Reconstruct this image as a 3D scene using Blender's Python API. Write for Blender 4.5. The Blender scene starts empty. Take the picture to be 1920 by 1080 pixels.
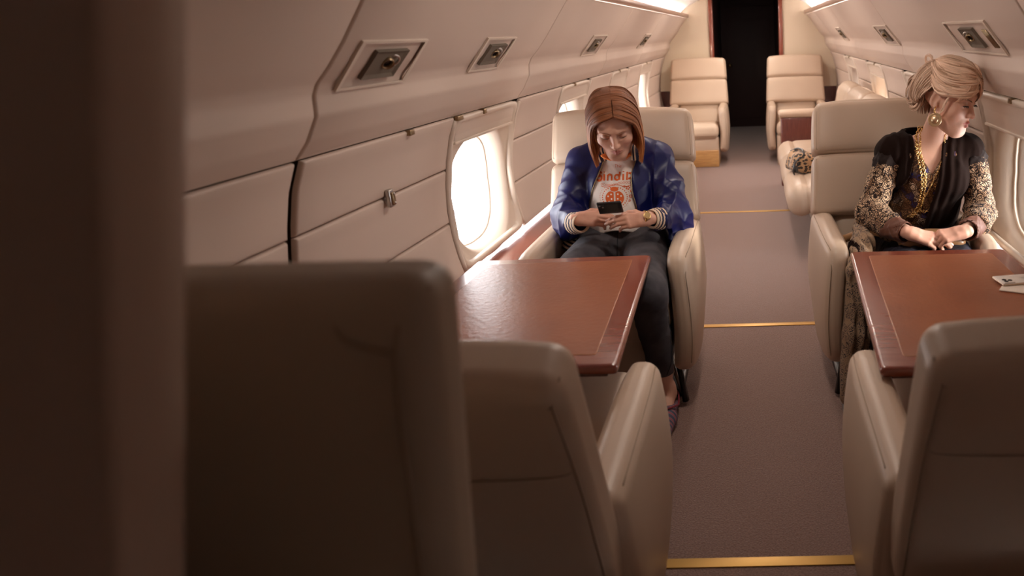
import bpy, bmesh, math, random
import numpy as np
from mathutils import Vector, Matrix, Quaternion, noise
from mathutils.bvhtree import BVHTree
random.seed(7); rng = np.random.RandomState(7)
C = bpy.context.scene.collection
S = bpy.context.scene
# ---------------------------------------------------------------- camera
cam_d = bpy.data.cameras.new('camera'); cam = bpy.data.objects.new('camera', cam_d); C.objects.link(cam)
RM = [[0.9994140486730438, 0.02804091867270045, 0.01962819897356538], [0.009456962139178696, 0.32491419921035375, -0.9456962139178695], [-0.032895671174989184, 0.9453277051009802, 0.324458633397944]]
m = Matrix.Identity(4)
for i in range(3):
    for j in range(3): m[i][j] = RM[i][j]
m.translation = (0, 0, 1.32)
cam.matrix_world = m
cam_d.sensor_width = 36; cam_d.lens = 36*1400/1920
cam_d.shift_x = -(1400-960)/1920; cam_d.shift_y = 0
cam_d.clip_start = .05
cam_d.dof.use_dof = True; cam_d.dof.focus_distance = 2.95; cam_d.dof.aperture_fstop = 3.2
S.camera = cam
S.view_settings.view_transform = 'Standard'; S.view_settings.look = 'None'
S.view_settings.exposure = 0.85; S.view_settings.gamma = 1; S.view_settings.use_curve_mapping = False
S.cycles.max_bounces = 8; S.cycles.diffuse_bounces = 5; S.cycles.glossy_bounces = 3; S.cycles.transparent_max_bounces = 8
S.cycles.sample_clamp_indirect = 4
# ---------------------------------------------------------------- world
W = bpy.data.worlds.new('sky'); S.world = W; W.use_nodes = True
wn = W.node_tree.nodes; wl = W.node_tree.links
bg = wn['Background']
tc = wn.new('ShaderNodeTexCoord'); mp = wn.new('ShaderNodeMapping'); mp.inputs['Scale'].default_value = (1.2, 1.2, 22)
nz = wn.new('ShaderNodeTexNoise'); nz.inputs['Scale'].default_value = 2.2; nz.inputs['Detail'].default_value = 3
cr = wn.new('ShaderNodeValToRGB')
cr.color_ramp.elements[0].position = .36; cr.color_ramp.elements[0].color = (.10, .098, .112, 1)
cr.color_ramp.elements[1].position = .56; cr.color_ramp.elements[1].color = (1, .985, .99, 1)
wl.new(tc.outputs['Generated'], mp.inputs['Vector']); wl.new(mp.outputs['Vector'], nz.inputs['Vector'])
wl.new(nz.outputs['Fac'], cr.inputs['Fac']); wl.new(cr.outputs['Color'], bg.inputs['Color'])
bg.inputs['Strength'].default_value = 7.0
CX = -.08
WIN_L = [2.86, 4.32, 5.78, 7.24]; WIN_R = [2.60, 4.07, 5.54, 7.01]
def portal(x, y, rot):
    l = bpy.data.lights.new('window_portal', 'AREA'); l.shape = 'RECTANGLE'; l.size = .62; l.size_y = .5
    l.cycles.is_portal = True
    o = bpy.data.objects.new('window_portal', l); C.objects.link(o); o.location = (x, y, .775); o.rotation_euler = rot
for y in WIN_L: portal(-1.19, y, (0, -math.pi/2, 0))
for y in WIN_R: portal(1.03, y, (0, math.pi/2, 0))
# low sun through the starboard windows
sun = bpy.data.lights.new('sun', 'SUN'); sun.energy = 2.5; sun.angle = math.radians(9); sun.color = (1, .9, .78)
so = bpy.data.objects.new('sun', sun); C.objects.link(so)
so.rotation_euler = Vector((-1, .30, -.22)).to_track_quat('-Z', 'Y').to_euler()
def spot(name, loc, tgt, power, ang, col, r=.015, blend=.5):
    l = bpy.data.lights.new(name, 'SPOT'); l.energy = power; l.spot_size = math.radians(ang); l.spot_blend = blend
    l.color = col; l.shadow_soft_size = r
    o = bpy.data.objects.new(name, l); C.objects.link(o); o.location = loc
    o.rotation_euler = (Vector(tgt)-Vector(loc)).to_track_quat('-Z', 'Y').to_euler(); return o
WARM = (1, .78, .56)
for yy, pw in ((2.15, 3.2), (3.5, 2.0), (4.8, 4.0), (6.6, 7.0), (8.0, 5.0)):   # unseen fill lights added over the aisle to brighten carpet and faces
    l = bpy.data.lights.new('added_fill_light', 'AREA'); l.shape = 'DISK'; l.size = .12; l.energy = pw; l.color = (1, .87, .76)
    o = bpy.data.objects.new('added_fill_light', l); C.objects.link(o); o.location = (CX, yy, 1.715)
# ---------------------------------------------------------------- helpers
def mesh(name, verts, faces, mat=None, parent=None, smooth=True, loc=None):
    me = bpy.data.meshes.new(name)
    me.from_pydata([tuple(map(float, v)) for v in verts], [], [tuple(map(int, f)) for f in faces])
    if smooth: me.polygons.foreach_set('use_smooth', [True]*len(me.polygons))
    me.update()
    o = bpy.data.objects.new(name, me); C.objects.link(o)
    if mat is not None: me.materials.append(mat)
    if parent is not None: o.parent = parent
    if loc is not None: o.location = loc
    return o
def fromnp(name, V, F, mat=None, parent=None, smooth=True):
    me = bpy.data.meshes.new(name); V = np.asarray(V, np.float32); F = np.asarray(F, np.int32)
    k = F.shape[1]
    me.vertices.add(len(V)); me.vertices.foreach_set('co', V.ravel())
    me.loops.add(F.size); me.loops.foreach_set('vertex_index', F.ravel())
    me.polygons.add(len(F)); me.polygons.foreach_set('loop_start', np.arange(len(F), dtype=np.int32)*k)
    me.polygons.foreach_set('loop_total', np.full(len(F), k, np.int32))
    me.update(calc_edges=True); me.validate()
    if smooth: me.polygons.foreach_set('use_smooth', np.ones(len(me.polygons), bool))
    o = bpy.data.objects.new(name, me); C.objects.link(o)
    if mat is not None: me.materials.append(mat)
    if parent is not None: o.parent = parent
    return o
class MB:
    def __init__(s): s.v = []; s.f = []
    def add(s, v, f):
        n = len(s.v); s.v += [tuple(p) for p in v]; s.f += [tuple(i+n for i in q) for q in f]; return s
    def build(s, name, mat=None, parent=None, smooth=True): return mesh(name, s.v, s.f, mat, parent, smooth)
def thing(name, label, cat, loc=(0, 0, 0), rz=0, group=None):
    o = bpy.data.objects.new(name, None); C.objects.link(o); o.empty_display_size = .05
    o.location = loc; o.rotation_euler = (0, 0, rz); return tag(o, label, cat, group)
def tag(o, label, cat=None, group=None):
    o['label'] = label
    if cat: o['category'] = cat
    if group: o['group'] = group
    return o
def struct(o): o['kind'] = 'structure'; return o
def grid(nu, nv, f, closeu=False, closev=False):
    """f(i/nu, j/nv) -> point"""
    V = []; F = []
    NU = nu if closeu else nu+1; NV = nv if closev else nv+1
    for i in range(NU):
        for j in range(NV): V.append(f(i/nu, j/nv))
    for i in range(nu):
        for j in range(nv):
            a = i*NV+j; b = ((i+1) % NU)*NV+j; c = ((i+1) % NU)*NV+(j+1) % NV; d = i*NV+(j+1) % NV
            F.append((a, b, c, d))
    return V, F
def pad(sx, sy, sz, r=.02, puff=(0, 0, 0), n=14, xf=None, loc=(0, 0, 0)):
    """rounded, slightly inflated box centred on loc; xf maps local points"""
    h = np.array([sx, sy, sz])/2; r = min(r, h.min()*.999); V = []; F = []; idx = {}
    def ticks(hh):
        a = list(np.linspace(-1, 1, n+1))
        e = r/hh
        k = max(2, n//4)
        inner = list(np.linspace(-(1-e), 1-e, max(2, n-2*k)+1))
        out = [-(1)+e*(1-math.cos(math.pi/2*i/k)) for i in range(k)]
        return out+inner+[-t for t in reversed(out)]
    T = [ticks(q) for q in h]
    def pt(p):
        key = tuple(round(c, 5) for c in p)
        if key in idx: return idx[key]
        q = np.array(p)*h; inn = np.clip(q, -(h-r), h-r); d = q-inn; L = np.linalg.norm(d)
        if L > 1e-9: q = inn+d/L*r
        u = np.array(p)
        for a in range(3):
            b, c = (a+1) % 3, (a+2) % 3
            w = max(0, 1-u[b]**2)**.6*max(0, 1-u[c]**2)**.6
            q[a] += puff[a]*w*np.sign(u[a])*min(1, abs(u[a])**2)
        q = q+np.array(loc)
        if xf: q = xf(q)
        idx[key] = len(V); V.append(tuple(q)); return idx[key]
    for a in range(3):
        b, c = (a+1) % 3, (a+2) % 3
        for sg in (-1, 1):
            for i in range(len(T[b])-1):
                for j in range(len(T[c])-1):
                    q = []
                    for (s, t) in ((i, j), (i+1, j), (i+1, j+1), (i, j+1)):
                        p = [0, 0, 0]; p[a] = sg; p[b] = T[b][s]; p[c] = T[c][t]; q.append(pt(p))
                    if sg < 0: q = q[::-1]
                    if len(set(q)) == 4: F.append(tuple(q))
    return V, F
def tube(pts, rad, n=8, closed=False, caps=True, flat=1.0, upv=None):
    pts = [Vector(p) for p in pts]; N = len(pts)
    if not hasattr(rad, '__len__'): rad = [rad]*N
    V = []; F = []; prev = None
    for i, p in enumerate(pts):
        if closed: t = pts[(i+1) % N]-pts[i-1]
        else: t = pts[min(i+1, N-1)]-pts[max(i-1, 0)]
        if t.length < 1e-9: t = Vector((0, 0, 1))
        t.normalize()
        if upv is not None:
            u = Vector(upv[i] if hasattr(upv[0], '__len__') else upv); u = u-t*u.dot(t)
        elif prev is None:
            u = Vector((0, 0, 1)) if abs(t.z) < .9 else Vector((1, 0, 0)); u = u-t*u.dot(t)
        else: u = prev-t*prev.dot(t)
        if u.length < 1e-6: u = t.orthogonal()
        u.normalize(); prev = u; w = t.cross(u)
        for k in range(n):
            a = 2*math.pi*k/n
            V.append(p+u*(math.cos(a)*rad[i]*flat)+w*(math.sin(a)*rad[i]))
    M = N if closed else N-1
    for i in range(M):
        for k in range(n):
            a = i*n+k; b = i*n+(k+1) % n; c = ((i+1) % N)*n+(k+1) % n; d = ((i+1) % N)*n+k
            F.append((a, d, c, b))
    if caps and not closed:
        F.append(tuple(range(n))); F.append(tuple(reversed(range((N-1)*n, N*n))))
    return V, F
def lathe(prof, n=32, M=None):
    V = []; F = []
    for (r, z) in prof:
        for k in range(n):
            a = 2*math.pi*k/n; p = Vector((r*math.cos(a), r*math.sin(a), z)); V.append(M @ p if M else p)
    for i in range(len(prof)-1):
        for k in range(n):
            F.append((i*n+k, i*n+(k+1) % n, (i+1)*n+(k+1) % n, (i+1)*n+k))
    return V, F
def box(x0, x1, y0, y1, z0, z1, r=.003, n=6):
    return pad(x1-x0, y1-y0, z1-z0, r, n=n, loc=((x0+x1)/2, (y0+y1)/2, (z0+z1)/2))
def catmull(P, n=8):
    P = [Vector(p) for p in P]; out = []
    for i in range(len(P)-1):
        p0 = P[max(i-1, 0)]; p1 = P[i]; p2 = P[i+1]; p3 = P[min(i+2, len(P)-1)]
        for k in range(n):
            t = k/n
            out.append(.5*((2*p1)+(p2-p0)*t+(2*p0-5*p1+4*p2-p3)*t*t+(3*p1-p0-3*p2+p3)*t**3))
    out.append(P[-1]); return out
# ---------------------------------------------------------------- materials
def mat(name, col, rough=.5, metal=0, spec=.5, coat=0, coatr=.1, sheen=0, bump=None, var=None, aniso=0, emit=None, sss=0):
    m = bpy.data.materials.new(name); m.use_nodes = True
    N = m.node_tree.nodes; L = m.node_tree.links; b = N['Principled BSDF']
    b.inputs['Base Color'].default_value = (*col, 1); b.inputs['Roughness'].default_value = rough
    b.inputs['Metallic'].default_value = metal; b.inputs['Specular IOR Level'].default_value = spec
    b.inputs['Coat Weight'].default_value = coat; b.inputs['Coat Roughness'].default_value = coatr
    b.inputs['Sheen Weight'].default_value = sheen
    b.inputs['Anisotropic'].default_value = aniso
    if sss:
        b.inputs['Subsurface Weight'].default_value = sss; b.inputs['Subsurface Radius'].default_value = (.012, .005, .003); b.inputs['Subsurface Scale'].default_value = 1
    if emit: b.inputs['Emission Color'].default_value = (*emit[0], 1); b.inputs['Emission Strength'].default_value = emit[1]
    tcn = N.new('ShaderNodeTexCoord')
    if var:   # (scale, colour2, detail, stretch)
        mpn = N.new('ShaderNodeMapping'); mpn.inputs['Scale'].default_value = var[3] if len(var) > 3 else (1, 1, 1)
        n = N.new('ShaderNodeTexNoise'); n.inputs['Scale'].default_value = var[0]; n.inputs['Detail'].default_value = var[2]
        r = N.new('ShaderNodeValToRGB'); r.color_ramp.elements[0].position = .35; r.color_ramp.elements[1].position = .65
        r.color_ramp.elements[0].color = (*col, 1); r.color_ramp.elements[1].color = (*var[1], 1)
        L.new(tcn.outputs['Object'], mpn.inputs[0]); L.new(mpn.outputs[0], n.inputs['Vector']); L.new(n.outputs['Fac'], r.inputs[0]); L.new(r.outputs[0], b.inputs['Base Color'])
    if bump:  # (scale, strength, kind)
        if len(bump) > 2 and bump[2] == 'vor':
            n = N.new('ShaderNodeTexVoronoi'); out = 'Distance'
        else: n = N.new('ShaderNodeTexNoise'); n.inputs['Detail'].default_value = 4; out = 'Fac'
        n.inputs['Scale'].default_value = bump[0]
        bn = N.new('ShaderNodeBump'); bn.inputs['Strength'].default_value = bump[1]; bn.inputs['Distance'].default_value = .002
        L.new(tcn.outputs['Object'], n.inputs['Vector']); L.new(n.outputs[out], bn.inputs['Height']); L.new(bn.outputs[0], b.inputs['Normal'])
    return m
M = {}
M['leather'] = mat('cream_leather', (.56, .43, .325), .42, spec=.45, bump=(14, .25), var=(3, (.53, .40, .30), 2))
M['seam'] = mat('seam_thread', (.33, .245, .175), .7)
M['wall'] = mat('wall_panel_fabric', (.60, .485, .41), .55, spec=.3, bump=(6, .12), var=(1.5, (.57, .455, .385), 2))
M['plastic'] = mat('cream_moulding', (.64, .54, .45), .38, spec=.45)
M['gap'] = mat('dark_gap', (.045, .03, .02), 1, spec=.02)
M['maho'] = mat('mahogany', (.19, .036, .018), .25, coat=.6, coatr=.12, var=(9, (.23, .055, .03), 5, (1, 9, 9)))
M['maho2'] = mat('mahogany_dark', (.07, .018, .012), .35, coat=.25, var=(14, (.1, .028, .018), 5, (8, 8, 1)))
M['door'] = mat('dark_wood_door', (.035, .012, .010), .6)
M['inlay'] = mat('brown_leather_inlay', (.31, .100, .042), .36, spec=.5, bump=(60, .5), var=(5, (.26, .08, .034), 3))
M['gold'] = mat('gold_metal', (.85, .58, .25), .25, 1)
M['strip'] = mat('gold_strip', (.62, .36, .10), .4, .6)
M['steel'] = mat('brushed_steel', (.5, .47, .44), .3, 1)
M['brass'] = mat('aged_brass', (.30, .22, .13), .35, 1)
M['black'] = mat('black_metal', (.012, .011, .012), .25, .3)
M['ceil'] = mat('white_ceiling', (.8, .76, .73), .6)
M['bulk'] = mat('bulkhead_cream', (.66, .55, .42), .5, var=(2, (.63, .52, .39), 2))
M['carpet'] = mat('taupe_carpet', (.29, .182, .15), .95, spec=.1, sheen=.4, bump=(260, 1.0, 'vor'), var=(180, (.185, .11, .09), 3))
M['shade'] = mat('window_shade', (.62, .52, .44), .5)
def glassmat():
    m = bpy.data.materials.new('window_glass'); m.use_nodes = True; N = m.node_tree.nodes; L = m.node_tree.links
    for n in list(N): N.remove(n)
    o = N.new('ShaderNodeOutputMaterial'); mx = N.new('ShaderNodeMixShader'); t = N.new('ShaderNodeBsdfTransparent'); g = N.new('ShaderNodeBsdfGlossy')
    g.inputs['Roughness'].default_value = .05; f = N.new('ShaderNodeFresnel'); f.inputs['IOR'].default_value = 1.4
    L.new(f.outputs[0], mx.inputs[0]); L.new(t.outputs[0], mx.inputs[1]); L.new(g.outputs[0], mx.inputs[2]); L.new(mx.outputs[0], o.inputs[0]); return m
M['glass'] = glassmat()
# ================================================================ CABIN SHELL
PT = [(-.735, 1.485), (-.79, 1.41), (-.85, 1.327), (-.889, 1.28), (-.922, 1.246), (-.934, 1.222), (-.938, 1.18), (-.968, 1.128), (-1.0, 1.09)]
PW = [(-.997, 1.084), (-1.026, 1.02), (-1.048, .94), (-1.064, .86), (-1.072, .775), (-1.070, .69), (-1.060, .61), (-1.045, .545)]
def interp(P, z):
    for a, b in zip(P[:-1], P[1:]):
        if a[1] >= z >= b[1]:
            t = (a[1]-z)/(a[1]-b[1]+1e-9); return a[0]+(b[0]-a[0])*t
    return P[0][0] if z > P[0][1] else P[-1][0]
def wx(z, side):     # wall x at height z
    x = interp(PT, z) if z >= 1.09 else interp(PW, z)
    return x if side < 0 else 2*CX-x
def sm(t): t = max(0, min(1, t)); return t*t*(3-2*t)
def wallpad(mb, side, y0, y1, z0, z1, out=.012, r=.018, ny=14, nz=12, bulge=0, P=None):
    """padded panel: raised off the backing, edges rolling in"""
    def tick(n):
        e = [0, .1, .3, .6, 1]; return e
    L1, L2 = y1-y0, z1-z0
    ys = [y0+r*a for a in (0, .08, .3, .6, 1)]+list(np.linspace(y0+r, y1-r, ny)[1:-1])+[y1-r*a for a in (1, .6, .3, .08, 0)]
    zs = [z0+r*a for a in (0, .08, .3, .6, 1)]+list(np.linspace(z0+r, z1-r, nz)[1:-1])+[z1-r*a for a in (1, .6, .3, .08, 0)]
    V = []; F = []
    for y in ys:
        for z in zs:
            d = min(y-y0, y1-y, z-z0, z1-z); k = min(1, d/r); h = math.sqrt(max(0, 1-(1-k)**2))
            b = bulge*(math.sin(math.pi*(y-y0)/L1)**.5)*(math.sin(math.pi*(z-z0)/L2)**.7) if bulge else 0
            x = wx(z, side); off = -.008+out*h+b
            V.append((x+(off if side < 0 else -off), y, z))
    n = len(zs)
    for i in range(len(ys)-1):
        for j in range(n-1):
            q = (i*n+j, (i+1)*n+j, (i+1)*n+j+1, i*n+j+1); F.append(q if side > 0 else q[::-1])
    mb.add(V, F)
def shell(side):
    sname = 'left' if side < 0 else 'right'
    wins = WIN_L if side < 0 else WIN_R
    mb = MB()
    # overhead service panels with seams
    if side < 0: seams = [-.3, .2, 1.61, 3.20, 4.9, 6.5, 8.66]
    else: seams = [-.3, .6, 2.0, 4.10, 6.05, 7.6, 8.66]
    for a, b in zip(seams[:-1], seams[1:]):
        wallpad(mb, side, a+.004, b-.004, 1.0875, 1.484, out=.012, r=.007, ny=6, nz=60)
    # wall panels between windows
    edges = [-.3]+[e for w in wins for e in (w-.36, w+.36)]+[8.66]
    for k in range(0, len(edges), 2):
        a, b = edges[k], edges[k+1]
        subs = [(a, b)]
        if k == 0: subs = [(a, 1.60), (1.622, b)] if side < 0 else [(a, 1.4), (1.44, b)]
        for (p, q) in subs:
            zz = [1.086, .912, .728, .535]
            for z1, z0 in zip(zz[:-1], zz[1:]): wallpad(mb, side, p+.004, q-.004, z0+.001, z1-.001, out=.014, r=.008, ny=10, nz=10)
    w = mb.build('wall_'+sname, M['wall']); struct(w)
    # dark backing (fuselage lining seen through gaps)
    def bk(u, v):
        P = PT+PW; i = v*(len(P)-1); a = int(min(i, len(P)-2)); t = i-a
        x = P[a][0]*(1-t)+P[a+1][0]*t; z = P[a][1]*(1-t)+P[a+1][1]*t
        x -= .014
        return ((x if side < 0 else 2*CX-x), 0, z)
    # backing only between windows
    b = MB()
    spans = [(-.32, wins[0]-.33)]+[(wins[i]+.33, wins[i+1]-.33) for i in range(3)]+[(wins[3]+.33, 8.68)]
    for (p, q) in spans: b.add(*grid(1, 15, lambda u, v: (bk(u, v)[0], p+(q-p)*u, bk(u, v)[2])))
    P2 = [(-.72, 1.50), (-.76, 1.47)]
    b.add(*grid(1, 8, lambda u, v: (bk(0, v*8/15)[0], -.32+9*u, bk(0, v*8/15)[2])))
    b.add(*grid(1, 2, lambda u, v: ((lambda x: x if side < 0 else 2*CX-x)(-1.018-.02*v), -.32+9*u, 1.10-.03*v)))
    g = b.build('wall_backing', M['gap'], w)
    # ledge and lower side wall
    l = MB(); X = lambda x: x if side < 0 else 2*CX-x
    l.add(*box(min(X(-1.09), X(-.905)), max(X(-1.09), X(-.905)), -.3, 8.64, .495, .52, .006))
    lo = l.build('window_ledge', M['maho']); struct(lo); lo.name = 'trim_1' if side < 0 else 'trim_2'
    s = MB(); s.add(*box(min(X(-1.07), X(-.925)), max(X(-1.07), X(-.925)), -.3, 8.64, 0.0, .497, .004))
    so_ = s.build('baseboard_'+sname, M['wall']); struct(so_)
    # wood trim + cove
    t = MB()
    t.add(*grid(1, 10, lambda u, v: (X(-.742+.05*math.cos(v*math.pi*1.5)*.35), -.3+8.94*u, 1.505+.022*math.sin(v*math.pi*1.5-.6))))
    for yj in (1.0, 3.2, 4.9, 6.5): pass
    tt = pad(.03, 8.94, .038, .010, n=6, loc=(X(-.722), 4.17, 1.503))
    tr = mesh('trim_3' if side < 0 else 'trim_4', *tt, M['maho_pale']); struct(tr)
    # windows
    for i, wy in enumerate(wins):
        nm = 'window_%d' % (i+1+(0 if side < 0 else 4))
        V = []; F = []; n = 72
        hy, hz, zc = .36, .272, .812; oy, oz, oc = .296, .214, .775
        rings = []
        def rect(a, s):
            c, si = math.cos(a), math.sin(a); k = 1/max(abs(c), abs(si)); return (c*k*s, si*k*s)
        def ring(fn):
            rings.append([fn(2*math.pi*k/n) for k in range(n)])
        def P3(y, z, d):
            zz = max(.545, min(1.084, z)); return (wx(zz, side)-side*(-d) if False else wx(zz, side)+side*d, wy+y, z)
        def rc(s, d):
            def f(a):
                c, si = math.cos(a), math.sin(a)
                # superellipse-square with tight corner
                p = .16; cc = abs(c)**p*math.copysign(1, c); ss = abs(si)**p*math.copysign(1, si)
                return P3(cc*hy*s, zc-.812+.812+ss*hz*s, d)
            return f
        def ov(s, d, e=.82):
            def f(a):
                c, si = math.cos(a), math.sin(a)
                return P3(abs(c)**e*math.copysign(1, c)*(oy+s), oc+abs(si)**e*math.copysign(1, si)*(oz+s), d)
            return f
        ring(rc(1.0, .012)); ring(rc(.985, -.006)); ring(rc(.93, -.010)); ring(rc(.90, .004))
        R3 = rc(.90, .004); R4 = ov(.035, .012)
        for t in (.33, .66): ring(lambda a, t=t: tuple(np.array(R3(a))*(1-t)+np.array(R4(a))*t))
        ring(ov(.035, .012)); ring(ov(.022, .010)); ring(ov(.012, .014)); ring(ov(.0, .03)); ring(ov(-.008, .055)); ring(ov(-.012, .095))
        fx = wx(.775, side)
        for r_ in rings: V += r_
        for a in range(len(rings)-1):
            for k in range(n):
                q = (a*n+k, a*n+(k+1) % n, (a+1)*n+(k+1) % n, (a+1)*n+k); F.append(q if side < 0 else q[::-1])
        w_ = mesh(nm, V, F, M['plastic']); struct(w_)
        # seal ring + glass
        f2 = ov(-.01, .082)
        tr2 = tube([f2(2*math.pi*k/n) for k in range(n)], .006, 6, closed=True)
        mesh('window_seal', *tr2, M['plastic'], w_)
        gr = [ov(-.008-.0*j, .085) for j in range(1)]
        GV = [gr[0](2*math.pi*k/n) for k in range(n)]+[(fx+side*.085, wy, .775)]
        mesh('window_glass', GV, [(k, (k+1) % n, n) for k in range(n)], M['glass'], w_)
        # pleated shade pulled partly down under the valance
        drop = {0: .085, 1: .085, 2: .14, 3: .09}[i] if side < 0 else {0: .12, 1: .10, 2: .085, 3: .085}[i]
        def shf(u, v):
            y = wy-.315+.63*u; z = 1.08-drop*v; zz = z
            return (wx(zz, side)+side*(-.004+.0012*math.sin(v*math.pi*2)), y, z)
        sv, sf = grid(2, 24, shf); off = len(sv)
        sv2 = [(p[0]+side*.006, p[1], p[2]) for p in sv]
        V2 = sv+sv2; F2 = sf+[tuple(i_+off for i_ in q[::-1]) for q in sf]
        sd = mesh('window_shade', V2, F2, M['shade'], w_)
        mesh('shade_rail', *box(min(shf(0, 1)[0], shf(0, 1)[0])-.007, shf(0, 1)[0]+.007, wy-.316, wy+.316, 1.08-drop-.007, 1.08-drop+.004, .003), M['plastic'], sd)
        # vertical ribs at the window bay edges
        for sy in (-1, 1):
            pts = [(wx(z, side)+side*(-.004), wy+sy*.352, z) for z in np.linspace(1.075, .55, 16)]
            mesh('window_rib', *tube(pts, .011, 8, flat=.8), M['plastic'], w_)
        mesh('shade_latch', *box(wx(1.075, side)-.012, wx(1.075, side)+.012, wy-.09, wy-.06, 1.068, 1.086, .003), M['brass'], w_)
M['maho_pale'] = mat('trim_rosewood', (.30, .15, .10), .3, coat=.3)
shell(-1); shell(1)
# small brass catches on the left wall panels
for (y, z, w, lab) in ((2.14, 1.083, .03, 'small brass catch under the valance left of the first window'),
                       (2.50, 1.084, .05, 'dark hinge catch under the valance at the corner of the first left window bay')):
    c = mesh('panel_catch', *box(wx(z, -1)-.002, wx(z, -1)+.014, y, y+w, z-.012, z+.004, .003), M['brass']); tag(c, lab, 'catch')
t = thing('panel_latch', 'silver latch at the padded panel seam left of the first window', 'latch', (wx(.91, -1)+.012, 2.06, .915))
mesh('latch_plate', *box(-.002, .012, -.014, .014, -.03, .02, .004), M['steel'], t)
mesh('latch_lever', *box(.010, .018, -.009, .009, -.024, .012, .003), M['brass'], t)
for dz in (-.018, .008): mesh('latch_rivet', *lathe([(0, .004), (.004, .003), (.004, 0)], 10, Matrix.Translation((.017, 0, dz)) @ Matrix.Rotation(math.pi/2, 4, 'Y')), M['steel'], t)
# ceiling arch
CP = [(-.80, 1.50), (-.785, 1.545), (-.70, 1.605), (-.58, 1.66), (-.42, 1.70), (-.25, 1.725), (-.08, 1.732)]
CPf = CP+[(2*CX-x, z) for (x, z) in reversed(CP[:-1])]
cc = catmull([(x, 0, z) for x, z in CPf], 3)
cc = [Vector((-.90, 0, 1.38)), Vector((-.86, 0, 1.46))]+cc+[Vector((2*CX+.86, 0, 1.46)), Vector((2*CX+.90, 0, 1.38))]
V, F = grid(12, len(cc)-1, lambda u, v: (cc[int(round(v*(len(cc)-1)))].x, -.3+8.96*u, cc[int(round(v*(len(cc)-1)))].z))
struct(mesh('ceiling', V, F, M['ceil']))
M['cove'] = mat('cove_lamp', (1, 1, 1), .5, emit=((1, .86, .78), 9))
for sx, lab in ((-1, 'long white cove light behind the left ceiling trim'), (1, 'long white cove light behind the right ceiling trim')):
    x = -.755 if sx < 0 else 2*CX+.755
    o = mesh('cove_light', *box(x-.012, x+.012, 2.7, 8.55, 1.515, 1.53, .004), M['cove']); tag(o, lab, 'light')
# floor: carpet
V, F = grid(2, 24, lambda u, v: (-1.06+1.96*u, -.4+11.9*v, 0))
struct(mesh('floor', V, F, M['carpet']))
for (y, x0, x1, lab) in ((1.622, -.36, .33, 'gold carpet strip across the aisle nearest the camera, between the near seats'),
                         (3.30, -.36, .33, 'gold carpet strip across the aisle beside the seated women'),
                         (5.67, -.55, .40, 'thin gold carpet strip across the aisle beside the sofa')):
    tag(mesh('floor_strip', *box(x0, x1, y-.018, y+.018, 0.0, .004, .0015), M['strip']), lab, 'floor strip')
    tag
# bulkhead with doorway
def bulkhead():
    y = 8.65; mb = MB(); lo = MB()
    prof = [(x, z) for (x, z) in PW[::-1]]+[(x, z) for (x, z) in PT[::-1]]+[(x, z) for x, z in CP]
    zs = [0, .2, .545]+[p[1] for p in prof if p[1] > .545]
    xs = [-1.08, -1.08]+[min(p[0], 9) for p in prof]
    left = [(-1.09, .0), (-1.09, .5)]+[(x-.015, z) for x, z in prof]
    # left half : fan strip between profile and door jamb at x=-.47, top z 1.8
    for sgn in (-1, 1):
        jx = -.47 if sgn < 0 else .29
        pts = [((x if sgn < 0 else 2*CX-x), z) for x, z in left]
        V = []; F = []
        for (x, z) in pts:
            xx = min(x, jx) if sgn < 0 else max(x, jx)
            V += [(xx, y, z), (jx, y, z)]
        for i in range(len(pts)-1):
            q = (2*i, 2*i+1, 2*i+3, 2*i+2); F.append(q if sgn < 0 else q[::-1])
        mb.add(V, F)
        a, b = sorted((pts[1][0], jx)); lo.add(*box(a, b, y-.012, y+.002, 0, .715, .003))
    mb.add([(-.47, y, 1.70), (.29, y, 1.70), (.29, y, 1.75), (-.47, y, 1.75)], [(0, 1, 2, 3)])
    w = mb.build('wall_back', M['bulk'], smooth=False); struct(w)
    lo.build('wainscot', M['maho2'], w)
    f = MB()
    for x in (-.47, .29): f.add(*box(x-.022, x+.022, y-.03, y+.10, 0, 1.74, .006))
    d = f.build('door_1', M['maho']); struct(d)
    # passage
    p = MB(); yb = 11.2
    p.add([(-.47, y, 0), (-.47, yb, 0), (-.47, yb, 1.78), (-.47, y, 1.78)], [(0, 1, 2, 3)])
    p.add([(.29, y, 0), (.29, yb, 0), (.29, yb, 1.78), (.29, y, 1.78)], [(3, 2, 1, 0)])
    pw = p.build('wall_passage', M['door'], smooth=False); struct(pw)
    struct(mesh('ceiling_passage', [(-.5, y, 1.78), (.32, y, 1.78), (.32, yb, 1.78), (-.5, yb, 1.78)], [(0, 1, 2, 3)], M['ceil'], smooth=False))
    dd = mesh('door_2', *box(-.47, .29, yb-.03, yb+.02, 0, 1.78, .004), M['door']); struct(dd)
    df = MB()
    df.add(*box(-.40, .22, yb-.036, yb-.028, .12, 1.66, .004)); df.build('door_panel', M['door'], dd)
    mesh('door_knob', *lathe([(0, -.05), (.018, -.048), (.028, -.035), (.026, -.02), (.012, -.012), (.012, 0), (.02, 0)], 20,
         Matrix.Translation((-.36, yb-.034, .87)) @ Matrix.Rotation(-math.pi/2, 4, 'X')), M['gold'], dd)
bulkhead()
# forward bulkhead behind camera closes the cabin
struct(mesh('wall_front', [(-1.1, -.3, 0), (.95, -.3, 0), (.95, -.3, 1.76), (-1.1, -.3, 1.76)], [(0, 1, 2, 3)], M['wall'], smooth=False))
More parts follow.
